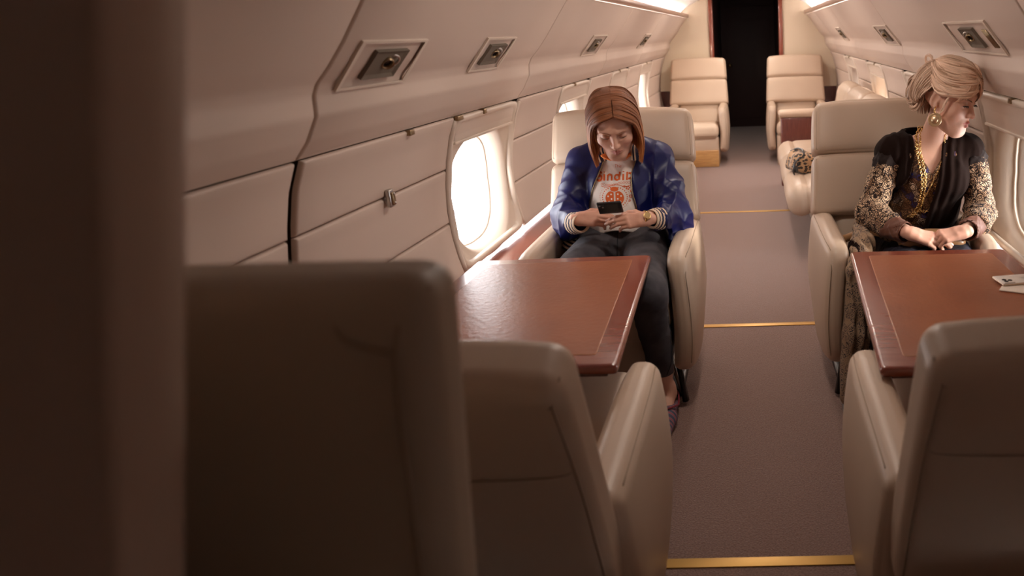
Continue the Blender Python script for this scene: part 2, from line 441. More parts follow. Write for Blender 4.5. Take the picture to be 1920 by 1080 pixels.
# ================================================================ READING LIGHTS
def reading_light(side, y, label, grille=False, ly=.34):
    """recessed reading lamp in the overhead panel"""
    z0, z1 = 1.252, 1.312
    def P(u, v, d):      # u along y, v down->up, d outwards into the cabin
        z = z0+(z1-z0)*v; x = wx(z, side); nx, nzz = (.78, -.62) if side < 0 else (-.78, -.62)
        return (x+(.004+d)*nx, y+u, z+(.004+d)*nzz)
    t = thing('reading_light', label, 'reading light', (0, 0, 0), group='recessed reading lights in the overhead panels')
    h = ly/2; b = MB()
    # bezel frame
    def frame(u0, u1, v0, v1, w, d0, d1):
        o_ = [(u0, v0), (u1, v0), (u1, v1), (u0, v1)]; i_ = [(u0+w, v0+w*5), (u1-w, v0+w*5), (u1-w, v1-w*5), (u0+w, v1-w*5)]
        V = [P(a, b_, 0) for a, b_ in o_]+[P(a, b_, d0) for a, b_ in o_]+[P(a, b_, d0) for a, b_ in i_]+[P(a, b_, d1) for a, b_ in i_]
        F = []
        for r in range(3):
            for k in range(4): F.append((r*4+k, r*4+(k+1) % 4, (r+1)*4+(k+1) % 4, (r+1)*4+k))
        return V, F
    u0, u1 = -h, h
    b.add(*frame(u0, u1, -.35, 1.35, .016, .006, .004)); b.build('bezel', M['plastic'], t, smooth=False)
    c = MB(); iu0, iu1 = -.082, .082
    fv = .12
    V, F = frame(iu0, iu1, .0, 1.0, .004, .009, .0088)
    V += [P(iu0+.014, .12, .0048), P(iu1-.014, .12, .0048), P(iu1-.014, .88, .0048), P(iu0+.014, .88, .0048)]
    F += [(12, 13, 17, 16), (13, 14, 18, 17), (14, 15, 19, 18), (15, 12, 16, 19), (16, 17, 18, 19)]
    c.add(V, F); c.build('lamp_well', M['wellm'], t, smooth=False)
    nx, nzz = (.78, -.62) if side < 0 else (-.78, -.62)
    dirv = Vector((nx*.6, -.35, nzz)).normalized()
    cpos = Vector(P(0.0, .55, .006))
    Mx = Matrix.Translation(cpos) @ dirv.to_track_quat('Z', 'Y').to_matrix().to_4x4()
    mesh('lamp_head', *lathe([(0, -.028), (.010, -.027), (.016, -.018), (.0165, .004), (.015, .008), (.012, .006), (.011, .0)], 20, Mx), M['brass'], t)
    mesh('lamp_lens', *lathe([(0, .001), (.011, 0)], 20, Mx), M['black'], t)
    Mr = Matrix.Translation(cpos+Vector((0, .03, .004))) @ dirv.to_track_quat('Z', 'Y').to_matrix().to_4x4()
    mesh('swivel_ring', *tube([Mr @ Vector((.017*math.cos(a), .017*math.sin(a), 0)) for a in np.linspace(0, 2*math.pi, 20, endpoint=False)], .003, 6, closed=True), M['steel'], t)
    if grille:
        g = MB()
        for k in range(7):
            a = P(-h-.0+.03+.007*k, .05, .007); e = P(-h+.03+.007*k, .95, .007); g.add(*tube([a, e], .0022, 5))
        g.build('air_grille', M['brass'], t)
    return t
M['wellm'] = mat('grey_lamp_well', (.17, .14, .11), .9, spec=.1)
reading_light(-1, 1.85, 'recessed reading light in the left overhead panel, nearest the camera')
reading_light(-1, 2.63, 'recessed reading light in the left overhead panel, second from the camera, above the first window', ly=.30)
reading_light(-1, 4.33, 'small recessed reading light in the left overhead panel, above the second window from the front', ly=.40)
reading_light(-1, 6.3, 'farthest recessed reading light in the left overhead panel', ly=.34)
reading_light(1, 2.62, 'recessed reading light with a slotted air grille at upper right, nearest on the right side', True, .52)
reading_light(1, 4.33, 'recessed reading light in the right overhead panel, above and behind the blonde woman', ly=.44)
reading_light(1, 6.5, 'far recessed reading light in the right overhead panel, second from the bulkhead', ly=.34)
# ================================================================ SEATS
BASEK = math.tan(math.radians(20))
def make_seat(label, group, base='legs', bh=1.03, near=False, bw=.60):
    t = thing('cabin_seat', label, 'seat', group=group)
    L = M['leather']
    # reclined frame: w = distance up the back from the hinge (y .17,z .43)
    th = math.radians(16.5 if near else 19); uy, uz = math.sin(th), math.cos(th); ny, nzz = -math.cos(th), math.sin(th)
    H0 = Vector((0, .225, .58))
    Lt = (bh-.58)/uz
    def bx(q):      # q: x, outwards(-front), up
        x, d, w = q
        s = w/Lt                      # 0..1
        xs = x*((1.0-.03*max(0, min(1.2, s))) if near else (1.035-.085*max(0, min(1.2, s))))
        # chamfered top corners
        p = H0+Vector((0, uy, uz))*w+Vector((0, ny, nzz))*(-d)
        dip = 0
        return np.array((xs, p.y, p.z-.012*(abs(x)/(bw/2))**4*max(0, s)))
    # d axis: -d is front
    hs = .46*Lt
    TK, TD = (.115, .0775) if near else (.13, .02)
    if near:
        mesh('backrest', *pad(bw, TK, Lt+.16, .034, (0, .006, .003), n=22, xf=bx, loc=(0, TD, Lt/2-.08)), L, t)
        w_ = Lt-hs; a = bw/2-.002
        mesh('seam', *tube(catmull([bx(p) for p in ((-a, .06, w_+.012), (-a+.012, .118, w_+.008), (-a+.05, .139, w_), (0, .143, w_-.004), (a-.05, .139, w_), (a-.012, .118, w_+.008), (a, .06, w_+.012))], 6), .0015, 5), M['seam'], t)
    else: mesh('backrest', *pad(bw, TK, Lt-hs+(.16 if near else 0), .028, (0, .006 if near else .010, .0), n=16, xf=bx, loc=(0, TD, (Lt-hs)/2-(.08 if near else 0))), L, t)
    if not near: mesh('headrest', *pad(bw, TK, hs, .030, (.0 if near else .004, .006 if near else .012, .004), n=16, xf=bx, loc=(0, TD, Lt-hs/2+.001)), L, t)
    # seam piping around the face of the back
    for (w0, w1) in (() if near else ((.03, Lt-hs-.012), (Lt-hs+.015, Lt-.03))):
        pts = []
        a = bw/2-.012
        for (x, w) in ((-a, w0), (-a, w1), (a, w1), (a, w0)): pts.append((x, w))
        poly = []
        for k in range(4):
            p, q = pts[k], pts[(k+1) % 4]
            for s in np.linspace(.04, .96, 8): poly.append(tuple(bx((p[0]+(q[0]-p[0])*s, -.0395, p[1]+(q[1]-p[1])*s))))
        mesh('seam', *tube(poly, .0016, 5, closed=True), M['seam'], t)
    # rear shell, slightly proud of the top (seen as a taupe cap behind the headrest)
    def bx2(q):
        p = bx(q); return p
    if not near: mesh('back_shell', *pad(bw-.03, .05, Lt+.16, .018, (0, .006, 0), n=12, xf=bx2, loc=(0, .105, Lt/2-.075)), M['leather_dk'], t)
    if near:   # rear seams and folded corners seen from behind
        a = bw/2-.012
        for pth in ([(-a, .128, -.15), (-a, .130, .02), (-a, .130, Lt*.52), (-a+.006, .132, Lt-.035)],
                    [(a, .128, -.15), (a, .130, .02), (a, .130, Lt*.52), (a-.006, .132, Lt-.035)],
                    
                    [(-a+.006, .132, Lt-.035), (-a-.004, .10, Lt-.008)], [(a-.006, .132, Lt-.035), (a+.004, .10, Lt-.008)],
                    [(-a+.006, .132, Lt-.035), (-a+.03, .134, Lt-.045), (-a+.055, .120, Lt-.008)], [(a-.006, .132, Lt-.035), (a-.03, .134, Lt-.045), (a-.055, .120, Lt-.008)]):
            c = catmull([bx(p) for p in pth], 6); mesh('seam', *tube(c, .0015, 5), M['seam'], t)
    # lumbar between the arms
    def lb(q):
        return np.array((q[0], q[1]+(q[2]-.4)*.34, q[2]))
    mesh('lumbar_cushion', *pad(.44, .13, .26, .04, (0, .015, 0), n=12, xf=lb, loc=(0, .235, .48)), L, t)
    # seat cushion with rounded nose
    def sc(q):
        y = q[1]; z = q[2]+.03*min(1, max(0, (-y-.05)/.4))-.018*math.exp(-((y-.02)/.16)**2)*math.exp(-(q[0]/.2)**2)*(1 if q[2] > .38 else 0)
        return np.array((q[0], y, z))
    mesh('seat_cushion', *pad(.455, .73 if near else .56, .15, .055, (.0, .01, .018), n=18, xf=sc, loc=(0, -.20 if near else -.115, .345)), L, t)
    # front skirt and underframe
    mesh('seat_skirt', *pad(.45, .10, .20, .02, (0, .01, 0), n=8, loc=(0, -.295, .21)), L, t)
    mesh('underframe', *pad(.42, .48, .14, .02, n=6, loc=(0, -.01, .19)), M['black'], t)
    # arms: bowed outer face, rounded crown, swept-up bottom
    for sg in (-1, 1):
        def ar(q, sg=sg):
            x, y, z = q                # x from 0 centre, y -.34..+.26, z .12...60
            v = (z-.12)/.48
            fr = max(0, (-y)/.34)
            zz = z
            if v < .5: zz = z+.16*(.5-v)*2*max(0, (y+.02)/.28)**1.3+.05*(.5-v)*2*fr**3
            x = x*(1-.25*fr**4)+.016*math.sin(math.pi*max(0, min(1, (z-.1)/.5)))
            yy = y-.015*math.sin(math.pi*max(0, min(1, v)))*fr
            zz -= .03*max(0, (fr-.82)/.18)**2*(1 if v > .6 else v/.6)
            if near: zz *= .975
            return np.array((sg*(.265+x), yy, zz))
        A = pad(.088, .60, .48, .034, (.006, .004, .004), n=16, xf=ar, loc=(0, -.04, .36))
        V, F = A
        if sg < 0: F = [f[::-1] for f in F]
        mesh('armrest', V, F, L, t)
        for xo in (.036,):
            pts = [ar((xo, y, .594-.006)) for y in np.linspace(.20, -.30, 16)]+[ar((xo, -.336, z)) for z in np.linspace(.55, .16, 14)]
            mesh('seam', *tube(pts, .0016, 5), M['seam'], t)
    if near:
        # arm backs: little more depth, handled by the same pads
        pass
    if base == 'legs':
        for sx in (-1, 1):
            for sy in (-1, 1):
                y0 = -.26 if sy < 0 else .18
                mesh('leg', *tube([(sx*.235, y0+.02, .17), (sx*.25, y0+.0, .10), (sx*.262, y0-.015*1, .012)], [.020, .018, .022], 8, flat=.6), M['black'], t)
                mesh('leg_bracket', *tube([(sx*.20, y0+.06, .16), (sx*.256, y0-.01, .03)], [.008, .008], 8), M['steel'], t)
        mesh('floor_rail', *pad(.50, .40, .03, .01, n=4, loc=(0, -.03, .018)), M['black'], t)
    else:
        mesh('plinth', *pad(.44, .50, .17, .008, n=4, loc=(0, -.12, .087)), base, t)
    return t
M['leather_dk'] = mat('taupe_shell_leather', (.40, .32, .24), .5, bump=(14, .2))
M['oak'] = mat('golden_oak', (.62, .36, .14), .35, coat=.3, var=(10, (.50, .27, .10), 4, (1, 8, 8)))
def children(o): return [c for c in bpy.data.objects if c.parent == o]
def copy_tree(o, label, loc, rz, group=None, parent=None):
    c = o.copy(); C.objects.link(c)
    if parent is None: c.location = loc; c.rotation_euler = (0, 0, rz); c['label'] = label
    else: c.parent = parent
    for ch in children(o): copy_tree(ch, None, None, None, parent=c)
    return c
G1 = 'cream leather cabin seats'
s1 = make_seat('cream leather seat on the left that the red-haired woman in the blue jacket sits in', G1)
s1.location = (-.558, 2.80, 0)
s2 = copy_tree(s1, 'cream leather seat on the right that the blonde woman sits in', (.535, 2.84, 0), math.radians(1.5))
s3 = make_seat('cream leather seat seen from behind at bottom centre, at the left table', G1, near=True, bh=.94)
s3.location = (-.555, 1.325, 0); s3.rotation_euler = (0, 0, math.pi)
s4 = copy_tree(s3, 'cream leather seat seen from behind at bottom right, at the right table', (.515, 1.36, 0), math.pi)
s5 = make_seat('far cream leather seat left of the dark doorway, on a golden wood plinth', G1, base=M['oak'], bh=1.06, bw=.62)
s5.location = (-.62, 8.12, 0)
s6 = make_seat('far cream leather seat right of the dark doorway, behind the wood-sided sofa arm', G1, base=M['leather'], bh=1.06, bw=.62)
s6.location = (.43, 8.12, 0)
# foreground seat back right in front of the camera and partition edge
def fore():
    t = thing('cabin_seat', 'out-of-focus cream seat back in the left foreground, tallest and closest to the camera', 'seat', group=G1)
    top = 1.145
    def q(p):
        x, y, z = p
        k = (top-z)
        return np.array((x-.10*k*(1 if x > -.5 else 0), y+.02*k, z))
    mesh('backrest', *pad(.62, .085, .95, .028, (0, .004, .002), n=16, xf=q, loc=(-.572, .590, top-.475)), M['leather_dk'], t)
    a = -.285
    for pth in ([(a, .548, top-.6), (a, .545, top-.3), (a-.004, .545, top-.06), (a+.018, .57, top-.012)],
                [(a-.004, .545, top-.06), (a-.045, .545, top-.045), (a-.06, .56, top-.006)]):
        mesh('seam', *tube(catmull([q(p) for p in pth], 6), .002, 5), M['seam'], t)
    mesh('plinth', *pad(.50, .10, .20, .02, n=4, loc=(-.62, .60, .10)), M['leather_dk'], t)
fore()
def partition():
    V = []; n = 20; F = []
    # panel with an edge that follows the cabin curve, rounded nose
    prof = [(-.012, .36), (-.004, .352), (0, .362), (.002, .385), (0, .408), (-.006, .416), (-.02, .416)]
    zs = np.linspace(0, 1.62, n+1)
    for z in zs:
        ex = -.291-(1.345-z)*.284 if z > .95 else -.403-.05*(.95-z)
        for (dx, y) in [(-.9-ex, .36)]+prof+[(-.9-ex, .416)]: V.append((ex+dx, y, z))
    k = len(prof)+2
    for i in range(n):
        for j in range(k-1): F.append((i*k+j, i*k+j+1, (i+1)*k+j+1, (i+1)*k+j))
    p = mesh('wall_partition', V, F, M['partition']); struct(p)
M['partition'] = mat('partition_leather', (.50, .38, .30), .5)
partition()
# ================================================================ TABLES
def table(pts, label, drop_y):
    """pts: aisle-far, aisle-near, wall-near, wall-far corners at the top"""
    t = thing('folding_table', label, 'table', (0, 0, 0)); z = .62; th = .026
    c = [Vector((x, y, 0)) for x, y in pts]
    ctr = sum(c, Vector())/4
    def at(u, v):
        a = c[0].lerp(c[1], v); b = c[3].lerp(c[2], v); return a.lerp(b, u)
    def bm(q):
        x, y, zz = q; p = at(x, y); return np.array((p.x, p.y, zz))
    def plate(z0, z1, ins, r):
        W_ = 1.0
        V, F = pad(1, 1, 1, .5, n=2)
        # rounded-edge slab: outline + bevel rings
        out = [];
        nseg = 4
        def outline(o):
            P = []
            for k in range(4):
                p0, p1, p2 = c[k-1], c[k], c[(k+1) % 4]
                d1 = (p0-p1).normalized(); d2 = (p2-p1).normalized(); R = .012
                bis = (d1+d2)
                base = p1+bis*(ins+o)/max(.3, abs(d1.cross(d2).z))*1.0
                for s in range(nseg+1):
                    tt = s/nseg; P.append(base+d1*R*(1-tt)**2+d2*R*tt**2)
            return P
        rings = [(r, z0), (r*.3, z0+r*.3), (0, z0+r), (0, z1-r), (r*.3, z1-r*.3), (r, z1)]
        V = []; F = []; m_ = None
        for o, zz in rings:
            P = outline(o); m_ = len(P); V += [(p.x, p.y, zz) for p in P]
        for a in range(len(rings)-1):
            for k in range(m_): F.append((a*m_+k, a*m_+(k+1) % m_, (a+1)*m_+(k+1) % m_, (a+1)*m_+k))
        F.append(tuple(range((len(rings)-1)*m_, len(rings)*m_))); F.append(tuple(reversed(range(m_))))
        return V, F
    V, F = plate(z-th, z, 0, .009); o = mesh('tabletop', V, F, M['maho'], t, smooth=True)
    o.data.polygons[len(F)-2].use_smooth = False; o.data.polygons[len(F)-1].use_smooth = False
    V, F = plate(z-.004, z+.0012, .058, .0008); mesh('leather_inlay', V, F, M['inlay'], t, smooth=False)
    V, F = plate(z-.004, z+.0008, .0565, .0005); mesh('inlay_border', V, F, M['inline'], t, smooth=False)
    # hinge rail across and support
    xm = (pts[0][0]+pts[3][0])/2
    side = -1 if xm < 0 else 1
    xw = -.93 if side < 0 else 2*CX+.93
    y0, y1 = pts[1][1]+.12, pts[0][1]-.12
    mesh('support_bracket', *box(min(xw, xw-side*.22), max(xw, xw-side*.22), (y0+y1)/2-.2, (y0+y1)/2+.2, .515, z-th-.001, .004), M['maho2'], t)
    xa = pts[1][0]
    mesh('edge_rail', *box(min(xa, xa+side*.35)+.03, max(xa, xa+side*.35)-.03, pts[1][1]+.03, pts[1][1]+.05, z-th-.016, z-th-.001, .003), M['maho2'], t)
    return t
M['inline'] = mat('inlay_gold_line', (.40, .17, .07), .35)
table([(-.369, 2.418), (-.330, 1.53), (-.955, 1.56), (-.955, 2.405)], 'mahogany folding table with brown leather inlay in front of the red-haired woman', 0)
table([(.297, 2.385), (.254, 1.48), (.80, 1.48), (.80, 2.37)], 'mahogany folding table on the right with a white phone on it', 0)
# phone and paper on the right table
def white_phone():
    t = thing('smartphone', 'white smartphone with a square camera bump lying on the right table', 'phone', (.742, 2.02, .6262), math.radians(8))
    mesh('phone_body', *pad(.15, .072, .008, .0038, n=10, loc=(0, 0, .004)), M['phonew'], t)
    mesh('side_band', *pad(.1515, .0735, .005, .0024, n=10, loc=(0, 0, .0032)), M['gold_pale'], t)
    mesh('camera_bump', *pad(.032, .032, .003, .0014, n=6, loc=(-.054, -.018, .0085)), M['phonew'], t)
    for (dx, dy) in ((-.061, -.025), (-.061, -.011), (-.047, -.018)):
        mesh('camera_ring', *lathe([(.0062, 0), (.0062, .0016), (.0045, .0016), (.004, .0008), (0, .0008)], 16, Matrix.Translation((dx, dy, .0095))), M['black'], t)
    # emblem on the back
    E = [(math.cos(a)*(.0065+.0006*math.cos(3*a)), math.sin(a)*.0065, .00805) for a in np.linspace(0, 2*math.pi, 24, endpoint=False)]
    mesh('emblem', E, [tuple(range(24))], M['steel'], t)
M['phonew'] = mat('white_phone', (.78, .72, .66), .25, coat=.3)
M['gold_pale'] = mat('pale_gold_band', (.7, .56, .42), .25, 1)
white_phone()
M['paper'] = mat('cream_paper', (.78, .68, .58), .7)
tag(mesh('envelope', *pad(.19, .115, .004, .0015, n=6, loc=(0, 0, 0)), M['paper']), 'cream envelope under the white phone on the right table', 'envelope')
e = bpy.data.objects['envelope']; e.location = (.765, 1.955, .6240); e.rotation_euler = (0, 0, math.radians(-28))
# ================================================================ SOFA (divan) on the right, aft
def sofa():
    t = thing('sofa', 'long cream leather divan along the right wall behind the blonde woman', 'sofa', (0, 0, 0))
    L = M['leather']; y0, y1 = 4.42, 6.45; xf, xb = .185, .80
    n = 3; w = (y1-y0)/n
    for k in range(n):
        a = y0+w*k
        mesh('seat_cushion', *pad(xb-xf-.12, w-.006, .17, .06, (0, .006, .02), n=14, loc=((xf+xb)/2+.02, a+w/2, .345)), L, t)
    for k in range(n):
        a = y0+w*k
        mesh('front_bolster', *pad(.17, w-.004, .20, .085, (.006, 0, .006), n=12, loc=(xf+.075, a+w/2, .335)), L, t)
    mesh('sofa_base', *pad(.40, y1-y0-.14, .24, .02, n=6, loc=((xf+xb)/2+.08, (y0+y1)/2, .125)), M['leather_dk'], t)
    for k in range(3):
        a = y0+.05+w*k
        def bk_(q): return np.array((q[0]+.10*(q[2]-.6), q[1], q[2]))
        mesh('back_cushion', *pad(.16, w-.0, .50, .078, (.01, .0, .01), n=14, xf=bk_, loc=(.735, a+w/2, .655)), L, t)
    return t
sofa()
def sofa_arm():
    t = thing('padded_console', 'mahogany-sided divan end with a cream padded top, in front of the far right seat', 'console', (0, 0, 0))
    mesh('side_panel', *pad(.50, .13, .60, .012, n=6, loc=(.46, 6.68, .302)), M['maho_v'], t)
    mesh('arm_pad', *pad(.54, .18, .055, .025, (0, 0, .006), n=10, loc=(.46, 6.68, .632)), M['leather'], t)
M['maho_v'] = mat('mahogany_vertical_grain', (.13, .028, .02), .3, coat=.4, var=(14, (.19, .05, .032), 4, (12, 12, 1)))
sofa_arm()
# leopard handbag on the sofa
def leopardmat():
    m = bpy.data.materials.new('leopard_fur'); m.use_nodes = True; N = m.node_tree.nodes; Lk = m.node_tree.links; b = N['Principled BSDF']
    b.inputs['Roughness'].default_value = .8; b.inputs['Sheen Weight'].default_value = .3
    tcn = N.new('ShaderNodeTexCoord'); v = N.new('ShaderNodeTexVoronoi'); v.inputs['Scale'].default_value = 36; v.inputs['Randomness'].default_value = .85
    nn = N.new('ShaderNodeTexNoise'); nn.inputs['Scale'].default_value = 60
    mx = N.new('ShaderNodeVectorMath'); mx.operation = 'MULTIPLY_ADD'; mx.inputs[1].default_value = (.012, .012, .012)
    Lk.new(nn.outputs['Color'], mx.inputs[0]); Lk.new(tcn.outputs['Object'], mx.inputs[2]); Lk.new(mx.outputs[0], v.inputs['Vector'])
    r = N.new('ShaderNodeValToRGB'); e_ = r.color_ramp.elements; r.color_ramp.interpolation = 'EASE'
    e_[0].position = 0; e_[0].color = (.22, .09, .03, 1); e_[1].position = 1; e_[1].color = (.45, .26, .13, 1)
    for p, c_ in ((.10, (.16, .07, .03)), (.16, (.010, .007, .005)), (.44, (.010, .007, .005)), (.50, (.45, .27, .14))):
        x = e_.new(p); x.color = (*c_, 1)
    Lk.new(v.outputs['Distance'], r.inputs[0]); Lk.new(r.outputs[0], b.inputs['Base Color']); return m
M['leopard'] = leopardmat()
def handbag():
    t = thing('handbag', 'leopard print handbag with black handles lying on the sofa edge', 'handbag', (.285, 4.92, .434), math.radians(20)); t.scale = (.85, .85, .62)
    def q(p):
        x, y, z = p; s = 1-.35*max(0, z/.26); return np.array((x*s+.01*math.sin(y*30), y*(1-.15*z/.26)+.01*math.sin(z*28), z+.008*math.sin(x*40+y*20)))
    mesh('bag_body', *pad(.17, .30, .22, .06, (.02, .01, .0), n=16, xf=q, loc=(0, 0, .11)), M['leopard'], t)
    mesh('clasp_frame', *tube(catmull([(-.03, -.13, .20), (-.01, -.06, .236), (0, 0, .24), (-.01, .06, .236), (-.03, .13, .20)], 6), .009, 8), M['blackl'], t)
    mesh('handle', *tube(catmull([(-.03, -.10, .20), (-.10, -.13, .14), (-.12, -.13, .05), (-.10, -.10, .0)], 6), .010, 8, flat=.6), M['blackl'], t)
    mesh('tassel', *tube([(-.09, -.12, .10), (-.10, -.135, .03)], [.01, .018], 10), M['blackl'], t)
M['blackl'] = mat('black_leather', (.012, .011, .012), .3, coat=.3)
handbag()
# film lamp throwing the warm pool on the far left seat; no fitting modelled
spot('film_spot', (-.80, 6.75, 1.30), (-.62, 8.4, .80), 9, 34, WARM)
DEBUG = False
# ================================================================ SDF TOOLKIT (smooth bodies and cloth)
A3 = lambda p: np.array(p, np.float64)
def cone(P, a, b, ra, rb):
    a, b = A3(a), A3(b); ab = b-a; t = np.clip(((P-a) @ ab)/max(1e-12, ab @ ab), 0, 1)
    d = P-a-t[:, None]*ab; return np.sqrt((d*d).sum(1))-(ra+(rb-ra)*t)
def ell(P, c, r, R=None):
    Q = P-A3(c)
    if R is not None: Q = Q @ A3(R)          # R columns = local axes
    r = A3(r); k0 = np.sqrt(((Q/r)**2).sum(1)); k1 = np.sqrt(((Q/(r*r))**2).sum(1))+1e-9
    return k0*(k0-1)/k1
def smin(a, b, k):
    if k <= 0: return np.minimum(a, b)
    h = np.maximum(k-np.abs(a-b), 0)/k; return np.minimum(a, b)-h*h*k*.25
def smax(a, b, k): return -smin(-a, -b, k)
def evalp(P, prims):
    d = None
    for p in prims:
        if p[0] == 'c': e = cone(P, *p[1:5]); k = p[5]
        elif p[0] == 'e': e = ell(P, p[1], p[2], p[4] if len(p) > 4 else None); k = p[3]
        elif p[0] == '-c': e = cone(P, *p[1:5]); d = smax(d, -e, p[5]); continue
        elif p[0] == '-e': e = ell(P, p[1], p[2], p[4] if len(p) > 4 else None); d = smax(d, -e, p[3]); continue
        d = e if d is None else smin(d, e, k)
    return d
def nets(f, lo, hi, h, b=8):
    lo = A3(lo); hi = A3(hi); n = (np.ceil((hi-lo)/h/b).astype(int)*b)
    D = np.empty(n, np.float32)
    nb = n//b
    I = np.stack(np.meshgrid(*[np.arange(k) for k in nb], indexing='ij'), -1).reshape(-1, 3)
    cc_ = lo+(I*b+(b-1)/2)*h; v = f(cc_)
    Db = v.reshape(nb); D[:] = np.repeat(np.repeat(np.repeat(Db, b, 0), b, 1), b, 2)
    act = I[np.abs(v) < h*b*1.35+.004]
    off = np.stack(np.meshgrid(*[np.arange(b)]*3, indexing='ij'), -1).reshape(-1, 3)
    for s in range(0, len(act), 400):
        blk = act[s:s+400]; idx = (blk[:, None, :]*b+off[None]).reshape(-1, 3)
        D[idx[:, 0], idx[:, 1], idx[:, 2]] = f(lo+idx*h)
    ins = D < 0
    c = np.zeros(n-1, np.int8); sl = [(slice(0, -1), slice(1, None))]*3
    for i in (0, 1):
        for j in (0, 1):
            for k in (0, 1): c += ins[sl[0][i], sl[1][j], sl[2][k]]
    cells = np.argwhere((c > 0) & (c < 8)); vid = -np.ones(n-1, np.int64); vid[tuple(cells.T)] = np.arange(len(cells))
    acc = np.zeros((len(cells), 3)); cnt = np.zeros(len(cells))
    for ax in range(3):
        o1, o2 = [a for a in range(3) if a != ax]
        for i in (0, 1):
            for j in (0, 1):
                A = cells.copy(); A[:, o1] += i; A[:, o2] += j; B = A.copy(); B[:, ax] += 1
                da = D[tuple(A.T)]; db = D[tuple(B.T)]; mk = (da < 0) != (db < 0)
                t = np.where(mk, da/np.where(mk, da-db, 1), 0); p = A.astype(float); p[:, ax] += t
                acc[mk] += p[mk]; cnt[mk] += 1
    V = lo+acc/cnt[:, None]*h
    F = []
    for ax in range(3):
        o1, o2 = (ax+1) % 3, (ax+2) % 3
        s0 = [slice(None)]*3; s1 = [slice(None)]*3; s0[ax] = slice(0, -1); s1[ax] = slice(1, None)
        a, bb = ins[tuple(s0)], ins[tuple(s1)]
        E_ = np.argwhere(a != bb); E_ = E_[(E_[:, o1] > 0) & (E_[:, o2] > 0) & (E_[:, o1] < n[o1]-1) & (E_[:, o2] < n[o2]-1)]
        if not len(E_): continue
        q = []
        for (i, j) in ((1, 1), (0, 1), (0, 0), (1, 0)):
            X_ = E_.copy(); X_[:, o1] -= i; X_[:, o2] -= j; q.append(vid[tuple(X_.T)])
        q = np.stack(q, 1); flip = ~ins[tuple(E_.T)]
        q[flip] = q[flip][:, ::-1]; F.append(q)
    return V, np.concatenate(F)
def smooth_mesh(V, F, it=1, lam=.5):
    n = len(V)
    for _ in range(it):
        acc = np.zeros((n, 3)); cnt = np.zeros(n)
        for a, b in ((0, 1), (1, 2), (2, 3), (3, 0)):
            for i, j in ((a, b), (b, a)):
                np.add.at(acc, F[:, i], V[F[:, j]]); np.add.at(cnt, F[:, i], 1)
        V = V+(acc/np.maximum(cnt, 1)[:, None]-V)*lam
    return V
def folds(P, seed, freq, amp, sh=1.5):
    r = np.random.RandomState(seed); out = np.zeros(len(P))
    for i in range(5):
        k = r.normal(size=3); k /= np.linalg.norm(k); k2 = r.normal(size=3); k2 /= np.linalg.norm(k2)
        w = np.sin(P @ k*freq*(.7+.25*i)+sh*np.sin(P @ k2*freq*.6+r.rand()*6)+r.rand()*6)
        out += (1-np.abs(w))**2*amp/(1+.5*i)
    return out-amp*.9
def setcol(o, cols):
    a = o.data.color_attributes.new('Col', 'FLOAT_COLOR', 'POINT')
    c = np.ones((len(o.data.vertices), 4), np.float32); c[:, :3] = cols; a.data.foreach_set('color', c.ravel())
def vcolmat(name, rough=.5, sss=0, spec=.5, sheen=0, bump=None, coat=0, aniso=0, mult=None):
    m = mat(name, (.5, .5, .5), rough, spec=spec, sheen=sheen, bump=bump, sss=sss, coat=coat, aniso=aniso)
    N = m.node_tree.nodes; a = N.new('ShaderNodeAttribute'); a.attribute_name = 'Col'
    m.node_tree.links.new(a.outputs['Color'], N['Principled BSDF'].inputs['Base Color']); return m
M['skin'] = vcolmat('skin', .5, sss=.12, spec=.4, bump=(220, .12))
M['hair'] = vcolmat('hair', .52, spec=.3)
def euler(rx, ry, rz):   # degrees, columns = local axes in world
    from mathutils import Euler
    return np.array(Euler((math.radians(rx), math.radians(ry), math.radians(rz)), 'XYZ').to_matrix())
